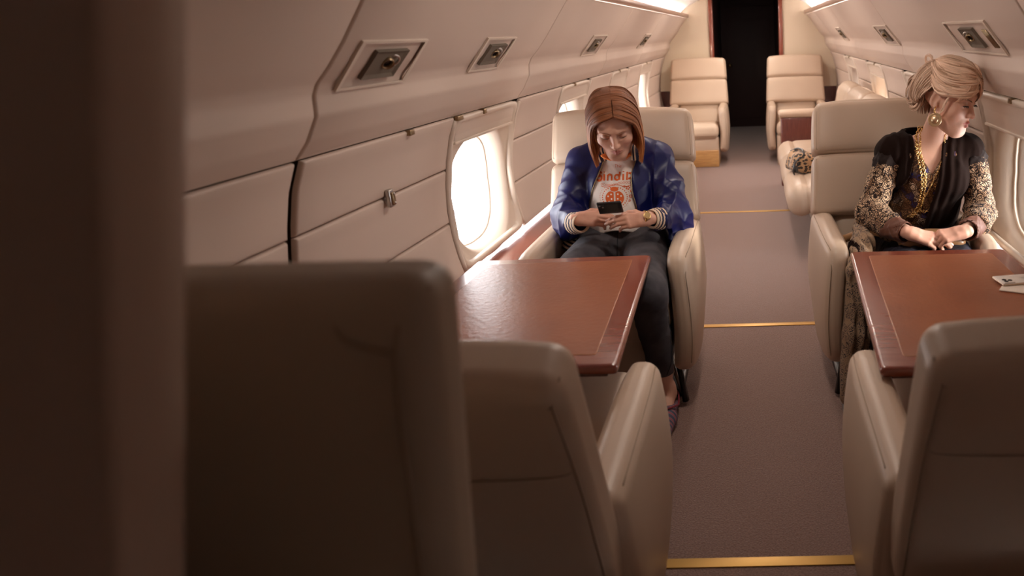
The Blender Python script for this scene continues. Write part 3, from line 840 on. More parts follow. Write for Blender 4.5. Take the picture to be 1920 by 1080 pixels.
# ---------------------------------------------------------------- heads (local: face -Y, up Z, origin at eye height)
def head_prims(w=1.0, jaw=1.0, open_eye=.0, slit=True):
    p = [('e', (0, .012, .030), (.074*w, .094, .082), 0),
         ('e', (0, -.030, -.020), (.062*w, .062, .080), .03),
         ('e', (0, -.040, -.062), (.046*w*jaw, .046, .050), .03),
         ('c', (-.012, -.074, -.100), (.012, -.074, -.100), .016, .016, .026),          # chin
         ('c', (-.040*w, -.010, -.072), (-.014, -.066, -.098), .016, .014, .03),
         ('c', (.040*w, -.010, -.072), (.014, -.066, -.098), .016, .014, .03),
         ('e', (-.038*w, -.064, -.030), (.024, .020, .020), .022), ('e', (.038*w, -.064, -.030), (.024, .020, .020), .022),  # cheeks
         ('c', (-.046, -.072, .021), (-.012, -.083, .018), .009, .010, .014), ('c', (.046, -.072, .021), (.012, -.083, .018), .009, .010, .014),
         ('-e', (-.030, -.093, .000), (.018, .015, .012), .012), ('-e', (.030, -.093, .000), (.018, .015, .012), .012),
         ('c', (0, -.083, .012), (0, -.106, -.030), .0070, .0090, .010),                   # nose bridge
         ('e', (0, -.108, -.034), (.0095, .0095, .0085), .006),
         ('e', (-.0115, -.098, -.037), (.0062, .008, .0062), .005), ('e', (.0115, -.098, -.037), (.0062, .008, .0062), .005),
         ('-e', (-.0055, -.1045, -.0435), (.0032, .0045, .003), .002), ('-e', (.0055, -.1045, -.0435), (.0032, .0045, .003), .002),
         ('e', (0, -.076, -.062), (.026, .020, .020), .012),                               # muzzle
         ('c', (-.020, -.0880, -.0630), (0, -.1000, -.0585), .0028, .0054, .004), ('c', (.020, -.0880, -.0630), (0, -.1000, -.0585), .0028, .0054, .004),
         ('c', (-.016, -.0885, -.0670), (0, -.0975, -.0705), .0028, .0062, .004), ('c', (.016, -.0885, -.0670), (0, -.0975, -.0705), .0028, .0062, .004),
         ('-c', (-.021, -.0925, -.0642), (0, -.1045, -.0640), .0012, .0016, .0015), ('-c', (.021, -.0925, -.0642), (0, -.1045, -.0640), .0012, .0016, .0015),
         ('-c', (0, -.1015, -.047), (0, -.1045, -.054), .0018, .0022, .003),
         ('e', (-.0305, -.0745, .000), (.0150, .0140, .0125), .004), ('e', (.0305, -.0745, .000), (.0150, .0140, .0125), .004)]
    for s in (-1, 1):
        x = s*.072*w
        p += [('e', (x, .010, -.004), (.007, .017, .030), .006, euler(14, s*0, -s*18)), ('-e', (x+s*.006, .006, -.002), (.005, .010, .020), .004, euler(14, 0, -s*18)),
              ('e', (x, .002, -.027), (.006, .008, .010), .004)]
        # eye slits
        if slit: p += [('-c', (s*.0185, -.0915, -.0030-.001), (s*.0425, -.0850, -.0030), .0016, .0014, .0015),
              ('-c', (s*.0235, -.0930, -.0035), (s*.0365, -.0900, -.0030), .0016+open_eye, .0016+open_eye, .002)]
    return p
def skin_col(Pl, base, lipc, blush=.5):
    """real skin colouring: lips, cheeks, brows stay with the face"""
    c = np.tile(A3(base), (len(Pl), 1))
    lip = np.minimum.reduce([cone(Pl, (-.020, -.0880, -.0630), (0, -.1005, -.0590), .0036, .0062), cone(Pl, (.020, -.0880, -.0630), (0, -.1005, -.0590), .0036, .0062),
                             cone(Pl, (-.016, -.0885, -.0670), (0, -.0980, -.0705), .0036, .0070), cone(Pl, (.016, -.0885, -.0670), (0, -.0980, -.0705), .0036, .0070)])
    t = np.clip(-lip/.0012+.6, 0, 1)[:, None]; c = c*(1-t)+A3(lipc)*t
    for s in (-1, 1):
        d = np.linalg.norm(Pl-A3((s*.040, -.078, -.034)), axis=1); t = (np.exp(-(d/.022)**2)*.30*blush)[:, None]; c = c*(1-t)+A3((.50, .16, .11))*t
    d = np.linalg.norm(Pl-A3((0, -.112, -.034)), axis=1); t = (np.exp(-(d/.012)**2)*.25*blush)[:, None]; c = c*(1-t)+A3((.50, .16, .11))*t
    if DEBUG: print('LIP', (np.clip(-lip/.0012+.6, 0, 1) > .5).sum(), len(Pl), lip.min(), Pl[lip.argmin()])
    return c
def xform(P, R, o): return P @ R.T+A3(o)
def strip(o, V): return V
def add_mesh_np(name, V, F, m_, parent, cols=None):
    base = A3(parent_loc(parent)); o = fromnp(name, V-base, F, m_, parent)
    if cols is not None: setcol(o, cols)
    return o
def parent_loc(p):
    L_ = Vector((0, 0, 0))
    while p is not None: L_ += p.location; p = p.parent
    return L_
def add_mb(name, VF, m_, parent, smooth=True):
    b = parent_loc(parent); return mesh(name, [Vector(v)-b for v in VF[0]], VF[1], m_, parent, smooth)
# ---------------------------------------------------------------- hands
def hand(W, d, n, side, curls, spread=(-9, -2, 4, 11), thumb=(38, 20, 25), sc=1.0, tout=38, cup=8):
    """W wrist, d towards the knuckles, n back-of-hand normal, side=+1/-1 : thumb on +s or -s.  returns prims and nails"""
    d = Vector(d).normalized(); n = Vector(n); n = (n-d*n.dot(d)).normalized(); s = d.cross(n)*side; W = Vector(W)
    P = []; N_ = []
    def rot(v, ax, a): return Quaternion(ax, math.radians(a)) @ v
    P.append(('c', tuple(W-d*.012), tuple(W+d*.004), .0215*sc, .0195*sc, .0)); P.append(('c', tuple(W+d*.006+s*.010), tuple(W+d*.03+s*.012), .0150*sc, .0135*sc, .012)); P.append(('c', tuple(W+d*.006-s*.010), tuple(W+d*.03-s*.012), .0150*sc, .0135*sc, .012))
    offs = [.024, .008, -.008, -.023]; L0 = [.080, .083, .078, .072]
    LL = [(.040, .024, .020), (.044, .028, .021), (.041, .026, .020), (.032, .019, .018)]; RR = [.0088, .0090, .0085, .0075]
    for i in range(4):
        b = W+s*offs[i]*.62*sc; k = W+d*L0[i]*sc+s*offs[i]*1.0*sc-n*(abs(i-1.3)*.0022)
        P.append(('c', tuple(b+d*.006), tuple(k-n*.004), .0112*sc, .0098*sc, .011))
        if i in (1, 2): P.append(('c', tuple(b+d*.01-n*.006), tuple(k-n*.011-d*.012), .0112*sc, .0085*sc, .012))
        f = rot(d, n, -spread[i]*side*.5); ax = f.cross(n)*-1
        a = 0; p = k-n*.003
        for j in range(3):
            a += curls[i][j]; v = rot(f, ax, -a) if False else (f*math.cos(math.radians(a))-n*math.sin(math.radians(a)))
            q = p+v*LL[i][j]*sc; r0 = RR[i]*sc*(1-.09*j); r1 = RR[i]*sc*(1-.09*(j+1))
            P.append(('c', tuple(p), tuple(q), r0, r1, .0045)); 
            if j == 2:
                up = (f*math.sin(math.radians(a))+n*math.cos(math.radians(a))); N_.append((q-v*.004, v, up, r1))
            p = q
    tb = W+d*.012+s*.016*sc-n*.006
    v = (d*math.cos(math.radians(tout))+s*math.sin(math.radians(tout))-n*.45).normalized()
    P.append(('c', tuple(tb), tuple(tb+v*.045*sc), .0135*sc, .0108*sc, .012)); p = tb+v*.045*sc
    for j, (l, r) in enumerate(((.032, .0098), (.026, .0088))):
        # thumb curls back towards the fingers
        v = (v*math.cos(math.radians(thumb[j+0]))+(-s*.75+d*.35-n*.45).normalized()*math.sin(math.radians(thumb[j+0]))).normalized()
        q = p+v*l*sc; P.append(('c', tuple(p), tuple(q), r*sc, r*.9*sc, .005)); p = q
    up = (n*.6+s*.8).normalized(); up = (up-v*up.dot(v)).normalized(); N_.append((p-v*.004, v, up, .0080*sc))
    return P, N_
def nails(N_, m_, parent, name='fingernail'):
    for (c, v, up, r) in N_:
        w = v.cross(up).normalized(); V = []; F = []
        for i in range(5):
            for j in range(5):
                a = (i-2)/2; b = (j-2)/2; wdt = .72*r*(1-.12*b*b)
                V.append(c+v*(b*.0052+.002)+w*(a*wdt)+up*(r*(1-.22*a*a)+.0005-.0008*(b > .5)))
        for i in range(4):
            for j in range(4): F.append((i*5+j, (i+1)*5+j, (i+1)*5+j+1, i*5+j+1))
        add_mb(name, (V, F), m_, parent)
M['nail'] = mat('nail', (.62, .34, .28), .25, coat=.5)
M['nailw'] = mat('pale_nail', (.8, .6, .55), .2, coat=.6)
# ---------------------------------------------------------------- hair locks
class Locks:
    def __init__(s): s.V = []; s.F = []; s.Cc = []
    def add(s, pts, w, th, cols, n=6, ns=14, up=None):
        pts = catmull(pts, max(2, ns//(len(pts)-1))); m_ = len(pts); prev = None
        base = len(s.V)
        for i, p in enumerate(pts):
            t = i/(m_-1); tg = (pts[min(i+1, m_-1)]-pts[max(i-1, 0)]).normalized()
            rad = p-(up if up is not None else Vector((0, 0, .0))); nn = rad-tg*rad.dot(tg)
            if nn.length < 1e-6: nn = tg.orthogonal()
            nn.normalize(); sd = tg.cross(nn)
            taper = (min(1, .7+t*4))*(1 if t < .7 else max(.12, 1-(t-.7)/.3*.8))
            for k in range(n):
                a = 2*math.pi*k/n; s.V.append(p+sd*(math.cos(a)*w*taper)+nn*(math.sin(a)*th*taper))
                s.Cc.append(cols(t))
        for i in range(m_-1):
            for k in range(n):
                s.F.append((base+i*n+k, base+i*n+(k+1) % n, base+(i+1)*n+(k+1) % n, base+(i+1)*n+k))
    def build(s, name, R, o, parent):
        V = xform(np.array([tuple(v) for v in s.V]), R, o)
        return add_mesh_np(name, V, np.array(s.F), M['hair'], parent, np.array(s.Cc))
def lerp3(gs, t):
    """quadratic-ish blend of guide polylines"""
    k = t*(len(gs)-1); i = min(int(k), len(gs)-2); f = k-i
    return [Vector(a)*(1-f)+Vector(b)*f for a, b in zip(gs[i], gs[i+1])]
def jit(v, s): return v+Vector(rng.normal(size=3)*s)
# ================================================================ WOMAN IN THE BLUE JACKET
def woman_one():
    t = thing('person', 'woman with a copper bob in a shiny blue jacket looking down at her phone', 'person', (-.55, 2.85, 0))
    Rh = euler(33, 0, 9) @ euler(0, -3, 0); Oh = A3((-.526, 2.785, 1.026)); SC = 1.0
    # --- skin: one body
    hp = head_prims(1.0, .92, .0, slit=False)
    def loc(P): return (P-Oh) @ Rh
    ln, nl = hand((-.667, 2.668, .690), (.93, -.24, .10), (.05, -.78, .60), -1,
                  [(24, 34, 18), (28, 40, 22), (34, 44, 24), (40, 48, 26)], thumb=(24, 16, 10), tout=42, sc=.93)
    rn, nr = hand((-.404, 2.645, .688), (-.95, -.27, .04), (-.12, -.80, .56), 1,
                  [(10, 18, 12), (14, 22, 14), (20, 28, 18), (30, 36, 22)], thumb=(24, 16, 10), tout=42, sc=.93)
    torso = [('c', (-.55, 2.90, .52), (-.548, 2.955, .70), .09, .09, .0), ('c', (-.548, 2.955, .70), (-.545, 2.985, .83), .10, .09, .08),
             ('c', (-.67, 2.97, .845), (-.42, 2.97, .852), .05, .05, .06),
             ('c', (-.54, 2.955, .86), (-.528, 2.835, .985), .050, .050, .03),
             ('c', (-.70, 2.96, .855), (-.742, 2.85, .665), .044, .036, .03), ('c', (-.742, 2.85, .665), (-.662, 2.675, .688), .036, .0235, .02),
             ('c', (-.39, 2.96, .862), (-.338, 2.85, .655), .044, .036, .03), ('c', (-.338, 2.85, .655), (-.408, 2.645, .691), .036, .0235, .02),
             ('c', (-.47, 2.88, .52), (-.388, 2.36, .50), .078, .055, .03), ('c', (-.388, 2.36, .50), (-.362, 2.45, .11), .052, .034, .02),
             ('c', (-.63, 2.88, .52), (-.70, 2.36, .50), .078, .055, .03), ('c', (-.70, 2.36, .50), (-.70, 2.45, .11), .052, .034, .02)]
    for x in (-.356, -.70):
        torso += [('c', (x, 2.475, .075), (x+.002, 2.455, .10), .034, .032, .02), ('c', (x, 2.46, .07), (x+.006, 2.33, .035), .030, .022, .02), ('c', (x+.006, 2.34, .035), (x+.01, 2.27, .027), .026, .016, .015)]
    parts = []
    def body(P): return evalp(P, torso)
    V, F = nets(body, (-.86, 2.2, -.01), (-.20, 3.12, 1.0), .0085); parts.append((V, F, np.tile(A3(SK1), (len(V), 1))))
    hl = Oh
    def headf(P):
        L_ = loc(P); d = evalp(L_, hp); e = cone(P, (-.54, 2.955, .86), (-.526, 2.83, .975), .052, .050)
        return smin(d, e, .02)
    V, F = nets(headf, Oh-A3((.10, .15, .15)), Oh+A3((.10, .17, .13)), .0019); parts.append((V, F, skin_col(loc(V), SK1, (.42, .13, .11), .6)))
    for pr, nn, nm in ((ln, nl, 'l'), (rn, nr, 'r')):
        pts = np.array([q for p in pr for q in (p[1], p[2])]); V, F = nets(lambda P: evalp(P, pr), pts.min(0)-.03, pts.max(0)+.03, .0019)
        parts.append((V, F, np.tile(A3(SK1)*A3((1.02, .95, .93)), (len(V), 1))))
        nails(nn, M['nail'], t)
    n0 = 0; VV = []; FF = []; CC = []
    for V, F, c in parts: VV.append(V); FF.append(F+n0); CC.append(c); n0 += len(V)
    add_mesh_np('body', np.concatenate(VV), np.concatenate(FF), M['skin'], t, np.concatenate(CC))
    face_details(t, Rh, Oh, (.26, .12, .07), (.10, .16, .18), lash=.0008, browz=-.002)
    # --- hair
    H = Locks(); base = (.22, .080, .034)
    for s in (-1, 1):
        G = [[(.008, -.084, .086), (s*.040, -.090, .074), (s*.076, -.072, .038), (s*.091, -.056, -.02), (s*.095, -.062, -.075), (s*.082, -.085, -.128)],
             [(.008, -.050, .112), (s*.048, -.050, .102), (s*.090, -.036, .050), (s*.101, -.030, -.015), (s*.104, -.048, -.08), (s*.088, -.082, -.138)],
             [(.008, 0, .122), (s*.055, .000, .108), (s*.094, .010, .052), (s*.104, .010, -.012), (s*.105, -.014, -.08), (s*.088, -.050, -.140)],
             [(.007, .060, .108), (s*.055, .070, .088), (s*.085, .068, .040), (s*.092, .062, -.02), (s*.090, .035, -.08), (s*.080, .0, -.135)],
             [(.005, .090, .080), (s*.035, .112, .055), (s*.045, .116, .0), (s*.048, .106, -.05), (s*.046, .085, -.09), (s*.040, .06, -.13)]]
        for layer, sc, cnt in ((0, .93, 70), (1, .965, 120), (2, 1.0, 190), (3, 1.015, 80)):
            for i in range(cnt):
                u = (i+.5)/cnt; u = min(1, max(0, u+rng.normal()*.008)); g = lerp3(G, u)
                c0 = Vector((0, .0, .0)); g = [Vector((.006, p.y, p.z))*0+Vector((p.x*(sc if abs(p.x) > .01 else 1), p.y*sc, p.z*sc if p.z > 0 else p.z)) for p in g]
                jt = Vector(rng.normal(size=3)*.0018); g = [Vector((p.x*.94, p.y, p.z)) for p in g]; g = [p+jt*min(1, k*.5) for k, p in enumerate(g)]
                if s > 0 and u < .35: g = [p+Vector((.003, 0, 0)) for p in g]
                g[-1].z += rng.normal()*.004
                b = .72+.5*rng.rand()
                def cols(tt, b=b):
                    a = A3(base)*b; e = A3((.54, .20, .06))*b; k = max(0, min(1, (tt-.35)/.6))**1.2; return tuple(a*(1-k)+e*k)
                H.add(g, .0028+.0016*rng.rand(), .0012, cols, ns=26)
    hair = H.build('hair', Rh, Oh, t)
    # scalp cap under the locks
    cp = [('e', (0, .014, .032), (.079, .100, .086), 0)]
    def capf(P):
        d = evalp(P, cp); fr = (P[:, 1]+.062)+(.072-P[:, 2])*.55; return smax(smax(d, -fr if False else -(P[:, 1]+.052+(P[:, 2]-.06)*.75), .004), -(P[:, 2]+.055), .01)
    V, F = nets(capf, (-.1, -.11, -.08), (.1, .14, .14), .0035)
    add_mesh_np('scalp_hair', xform(V, Rh, Oh), F, M['hair'], hair, np.tile(A3(base)*.8, (len(V), 1)))
    # --- T-shirt
    tee = [('c', (-.55, 2.90, .56), (-.55, 2.935, .66), .128, .120, 0), ('c', (-.55, 2.935, .66), (-.545, 2.972, .83), .120, .092, .08),
           ('c', (-.68, 2.97, .848), (-.41, 2.97, .855), .056, .056, .06),
           ('e', (-.598, 2.888, .765), (.048, .042, .050), .07), ('e', (-.500, 2.888, .768), (.048, .042, .050), .07)]
    def teef(P):
        d = evalp(P, tee); w = np.sin((P[:, 2]-.45*(P[:, 0]+.55))*62+2.2*np.sin(P[:, 0]*22))
        k = np.clip((.72-P[:, 2])/.1, 0, 1)
        d = d-.0035*w*k-folds(P, 3, 34, .003)
        d = smax(d, -cone(P, (-.540, 2.93, .93), (-.542, 2.84, .925), .060, .058), .004)
        return smax(d, .596+.02*np.sin(P[:, 0]*20)-P[:, 2]-.004, .006)
    V, F = nets(teef, (-.76, 2.74, .56), (-.32, 3.08, .95), .0036); V = smooth_mesh(V, F, 1)
    sh_ = add_mesh_np('t_shirt', V, F, M['tee'], t)
    bv = BVHTree.FromPolygons([tuple(v) for v in V], [tuple(f) for f in F])
    # orange neckband
    ring = []
    for a in np.linspace(0, 2*math.pi, 40, endpoint=False):
        px, py = -.5405+.061*math.sin(a), 2.905+.066*math.cos(a)*-1
        ring.append((px, py, .905-.028*math.cos(a)))
    add_mb('neckband', tube(ring, .0105, 8, closed=True, flat=.32, upv=[(p[0]+.54, p[1]-2.905, .3) for p in ring]), M['orange'], sh_)
    tee_print(sh_, bv)
    # --- jacket
    jk = [('c', (-.552, 2.93, .55), (-.552, 2.955, .66), .150, .145, 0), ('c', (-.552, 2.955, .66), (-.548, 2.985, .83), .145, .112, .08),
          ('c', (-.690, 2.965, .842), (-.405, 2.965, .850), .066, .066, .05), ('c', (-.615, 2.97, .895), (-.68, 2.965, .855), .052, .058, .04), ('c', (-.468, 2.97, .900), (-.41, 2.965, .862), .052, .058, .04)]
    jk += [('e', (-.600, 2.90, .765), (.074, .070, .075), .05), ('e', (-.497, 2.90, .768), (.074, .070, .075), .05)]
    ar = [('c', (-.700, 2.955, .845), (-.748, 2.855, .672), .064, .064, .0), ('c', (-.748, 2.855, .672), (-.672, 2.69, .668), .062, .043, .035),
          ('c', (-.395, 2.955, .850), (-.330, 2.855, .660), .064, .062, .05), ('c', (-.330, 2.855, .660), (-.380, 2.69, .676), .060, .043, .035),
          ('c', (-.765, 2.85, .62), (-.735, 2.80, .60), .045, .03, .05), ('c', (-.31, 2.86, .60), (-.33, 2.80, .56), .045, .035, .05)]
    zr = [.54, .578, .60, .675, .758, .82, .883, .95]; xl = [-.64, -.660, -.669, -.665, -.640, -.612, -.587, -.585]; xr = [-.40, -.428, -.445, -.470, -.485, -.488, -.468, -.470]
    def jf(P):
        d = evalp(P, jk); e = evalp(P, ar)
        f = folds(P*A3((1, 1, 1.3)), 11, 23, .0115, 1.6); ff = folds(P*A3((1, 1, .4)), 5, 20, .006)
        L_ = np.interp(P[:, 2], zr, xl); R_ = np.interp(P[:, 2], zr, xr)
        body_ = d-ff; inner = d+.016
        op = np.maximum(np.maximum(L_-P[:, 0], P[:, 0]-R_), P[:, 1]-2.93)       # opening, inside <0
        body_ = smax(body_, -op, .006); body_ = np.maximum(body_, -inner)
        body_ = smax(body_, -cone(P, (-.541, 2.98, .90), (-.541, 2.87, .94), .070, .072), .004)
        body_ = smax(body_, .545+.05*np.clip(-.55-P[:, 0], -.2, .25)-P[:, 2], .01)
        arm = e-f
        arm = smax(arm, -cone(P, (-.665, 2.68, .672), (-.60, 2.55, .685), .036, .036), .004)
        arm = smax(arm, -cone(P, (-.385, 2.68, .679), (-.44, 2.55, .69), .036, .036), .004)
        a = smin(body_, arm, .02)
        # keep the arm material out of the opening in front of the shirt
        return a
    V, F = nets(jf, (-.86, 2.64, .50), (-.22, 3.12, .96), .0042); V = smooth_mesh(V, F, 1)
    jo = add_mesh_np('jacket', V, F, M['satin'], t)
    bvj = BVHTree.FromPolygons([tuple(v) for v in V], [tuple(f) for f in F])
    # striped rib collar
    cpath = catmull([(-.592, 2.862, .868), (-.607, 2.882, .905), (-.612, 2.925, .936), (-.588, 2.985, .955), (-.541, 3.008, .960), (-.492, 2.985, .955), (-.468, 2.925, .938), (-.466, 2.880, .905), (-.463, 2.860, .868)], 7)
    def ribbon(path, wid, m_list, name, parent, nrm, thick=.0035):
        N_ = len(path); k = len(m_list); V = []; F = []; mi = []
        for i, p in enumerate(path):
            tg = (path[min(i+1, N_-1)]-path[max(i-1, 0)]).normalized(); nn = nrm(p); nn = (nn-tg*nn.dot(tg)).normalized(); sd = tg.cross(nn)
            for j in range(k+1):
                a = (j/k-.5)*wid; V.append(p+sd*a+nn*(thick*(1-(2*j/k-1)**2)))
            for j in range(k+1):
                a = (j/k-.5)*wid; V.append(p+sd*a-nn*.002)
        st = 2*(k+1)
        for i in range(N_-1):
            for j in range(k):
                a = i*st+j; F.append((a, a+1, a+st+1, a+st)); mi.append(j)
                b = a+k+1; F.append((b+1, b, b+st, b+st+1)); mi.append(j)
            F.append((i*st, i*st+st, i*st+st+k+1, i*st+k+1)); mi.append(0)
            F.append((i*st+k, i*st+2*k+1, i*st+st+2*k+1, i*st+st+k)); mi.append(k-1)
        o = add_mb(name, (V, F), None, parent)
        for q in (M['navy'], M['creamrib']): o.data.materials.append(q)
        for pl, ii in zip(o.data.polygons, mi): pl.material_index = m_list[ii]
        return o
    ribbon(cpath, .042, [0, 1, 0, 0, 1, 0, 1], 'collar', jo, lambda p: Vector((p.x+.541, p.y-2.93, .35*(1))).normalized()+Vector((0, -.25, .1)))
    # cuffs
    for (a, b, r0, r1) in (((-.692, 2.705, .666), (-.650, 2.66, .676), .041, .033), ((-.366, 2.705, .674), (-.398, 2.662, .684), .041, .033)):
        a = Vector(a); b = Vector(b); tg = (b-a).normalized(); u = tg.orthogonal().normalized(); w = tg.cross(u)
        V = []; F = []; mi = []; nr_ = 15; n = 40
        for i in range(nr_+1):
            s = i/nr_; r = r0+(r1-r0)*s+.002*math.sin(math.pi*s); c = a+(b-a)*s
            for k in range(n):
                an = 2*math.pi*k/n; rr = r+.0009*(k % 2); V.append(c+u*math.cos(an)*rr+w*math.sin(an)*rr)
        c = b
        for k in range(n):
            an = 2*math.pi*k/n; V.append(c-tg*.012+(u*math.cos(an)+w*math.sin(an))*(r1-.006))
        pat = [0, 1, 1, 0, 0, 1, 1, 0, 0, 1, 1, 0, 1, 1, 1, 1]
        for i in range(nr_+1):
            for k in range(n): F.append((i*n+k, (i+1)*n+k, (i+1)*n+(k+1) % n, i*n+(k+1) % n)); mi.append(pat[i])
        o = add_mb('cuff', (V, F), None, jo)
        for q in (M['navy'], M['creamrib']): o.data.materials.append(q)
        for pl, ii in zip(o.data.polygons, mi): pl.material_index = ii
    # striped hem at the sides
    ribbon(catmull([(-.800, 2.93, .572), (-.775, 2.855, .560), (-.735, 2.805, .552), (-.69, 2.785, .552), (-.655, 2.80, .562)], 6), .055, [0, 1, 0, 1, 0, 1, 0], 'hem', jo, lambda p: Vector((p.x+.55, p.y-2.95, .2)))
    ribbon(catmull([(-.300, 2.93, .545), (-.318, 2.86, .530), (-.345, 2.80, .520), (-.385, 2.785, .530)], 6), .05, [0, 1, 0, 1, 0, 1, 0], 'hem', jo, lambda p: Vector((p.x+.55, p.y-2.95, .2)))
    # zip edges
    for xs, sg in ((xl, 1), (xr, -1)):
        pts = []
        for z in np.linspace(.57, .875, 22):
            x = np.interp(z, zr, xs); h_ = bvj.ray_cast(Vector((x-sg*.004, 2.4, z)), Vector((0, 1, 0)))
            if h_[0] is not None and h_[0].y > 2.72: pts.append(h_[0]+Vector((sg*.002, -.001, 0)))
        if len(pts) > 4: add_mb('zip', tube(pts, .0022, 6), M['brass'], jo)
    # --- jeans
    jn = [('c', (-.625, 2.90, .535), (-.475, 2.90, .535), .105, .105, 0), ('c', (-.46, 2.88, .520), (-.385, 2.36, .505), .098, .070, .04), ('c', (-.385, 2.36, .500), (-.366, 2.44, .17), .066, .044, .03),
          ('c', (-.63, 2.88, .520), (-.70, 2.36, .505), .094, .068, .04), ('c', (-.70, 2.36, .500), (-.70, 2.44, .17), .066, .044, .03)]
    def jnf(P):
        d = evalp(P, jn); d = d-folds(P, 21, 40, .0032, 1.6)
        return smax(smax(d, P[:, 2]-.607-.015*np.cos((P[:, 0]+.55)*9), .006), .168-P[:, 2], .004)
    V, F = nets(jnf, (-.82, 2.26, .14), (-.27, 3.03, .64), .0052); V = smooth_mesh(V, F, 1)
    je = add_mesh_np('jeans', V, F, M['denim'], t)
    bvd = BVHTree.FromPolygons([tuple(v) for v in V], [tuple(f) for f in F])
    pts = []
    for z in np.linspace(.60, .52, 10):
        h_ = bvd.ray_cast(Vector((-.552, 2.4, z)), Vector((0, 1, 0)))
        if h_[0] is not None: pts.append(h_[0]+Vector((0, -.001, 0)))
    if len(pts) > 3: add_mb('fly_seam', tube(pts, .0022, 6), M['denim_d'], je)
    pts = []
    for z in np.linspace(.46, .18, 14):
        h_ = bvd.ray_cast(Vector((.2, 2.40, z)), Vector((-1, 0, 0)))
        if h_[0] is not None: pts.append(h_[0]+Vector((.001, 0, 0)))
    if len(pts) > 3: add_mb('side_seam', tube(pts, .0018, 6), M['denim_d'], je)
    # --- slip-on shoes, woven stripes
    for x in (-.356, -.70):
        def sf(P, x=x):
            d = smin(cone(P, (x, 2.475, .045), (x+.006, 2.35, .034), .040, .036), cone(P, (x+.006, 2.35, .034), (x+.012, 2.265, .026), .036, .022), .02)
            d = smax(d, -(P[:, 2]-.002), .002)
            return smax(d, P[:, 2]-(.052+.35*np.clip(2.43-P[:, 1], -.1, .13)*(P[:, 1] > 2.3)), .004)
        V, F = nets(sf, (x-.06, 2.22, -.01), (x+.07, 2.58, .11), .004)
        sh2 = add_mesh_np('shoe', V, F, M['woven'], t)
        add_mb('shoe_trim', tube(catmull([(x-.037, 2.43, .052), (x-.030, 2.37, .072), (x+.004, 2.335, .078), (x+.040, 2.37, .072), (x+.044, 2.43, .052), (x+.03, 2.51, .06), (x-.02, 2.515, .06), (x-.037, 2.43, .052)], 5), .0035, 6), M['redtrim'], sh2)
    # --- wrist watch
    wt = thing('wristwatch', 'gold wristwatch on the wrist of the woman holding her phone', 'watch', (-.418, 2.648, .690))
    dv = Vector((-.86, -.40, .26)).normalized(); nv = Vector((.25, -.75, .55)); nv = (nv-dv*nv.dot(dv)).normalized(); sv = dv.cross(nv)
    rg = [Vector((0, 0, 0))+(nv*math.cos(a)+sv*math.sin(a))*.0275 for a in np.linspace(0, 2*math.pi, 32, endpoint=False)]
    mesh('bracelet', *tube(rg, .0055, 8, closed=True, flat=.4, upv=[tuple(p) for p in rg]), M['gold'], wt)
    Mx = Matrix.Translation(nv*.0285) @ Matrix((sv, dv, nv)).transposed().to_4x4()
    cs = mesh('watch_case', *lathe([(0, -.003), (.0125, -.003), (.0140, .0), (.0138, .003), (.0120, .0045), (.0110, .0036), (0, .0036)], 28, Mx), M['gold'], wt)
    mesh('watch_dial', *lathe([(.0108, .0039), (0, .0039)], 28, Mx), M['dialm'], cs)
    # --- phone held in both hands
    ph = thing('smartphone', 'black smartphone held up by the woman in the blue jacket', 'phone', (-.532, 2.612, .742))
    px = Vector((1, .03, .035)).normalized(); up_ = Vector((0, -.62, .78)); up_ = (up_-px*up_.dot(px)).normalized(); nb = px.cross(up_)
    Mp = Matrix((px, up_, nb)).transposed().to_4x4()
    ph.rotation_mode = 'QUATERNION'; ph.rotation_quaternion = Mp.to_quaternion()
    mesh('phone_case', *pad(.088, .060, .010, .0045, n=10), M['blackcase'], ph)
    mesh('camera_bump', *pad(.022, .022, .003, .0014, n=6, loc=(-.028, .015, .006)), M['blackcase'], ph)
    for dx, dy in ((-.033, .020), (-.023, .012)): mesh('camera_lens', *lathe([(.0038, 0), (.0038, .0012), (.002, .0012), (0, .0006)], 14, Matrix.Translation((dx, dy, .0072))), M['steel'], ph)
    return t
SK1 = (.66, .385, .285)
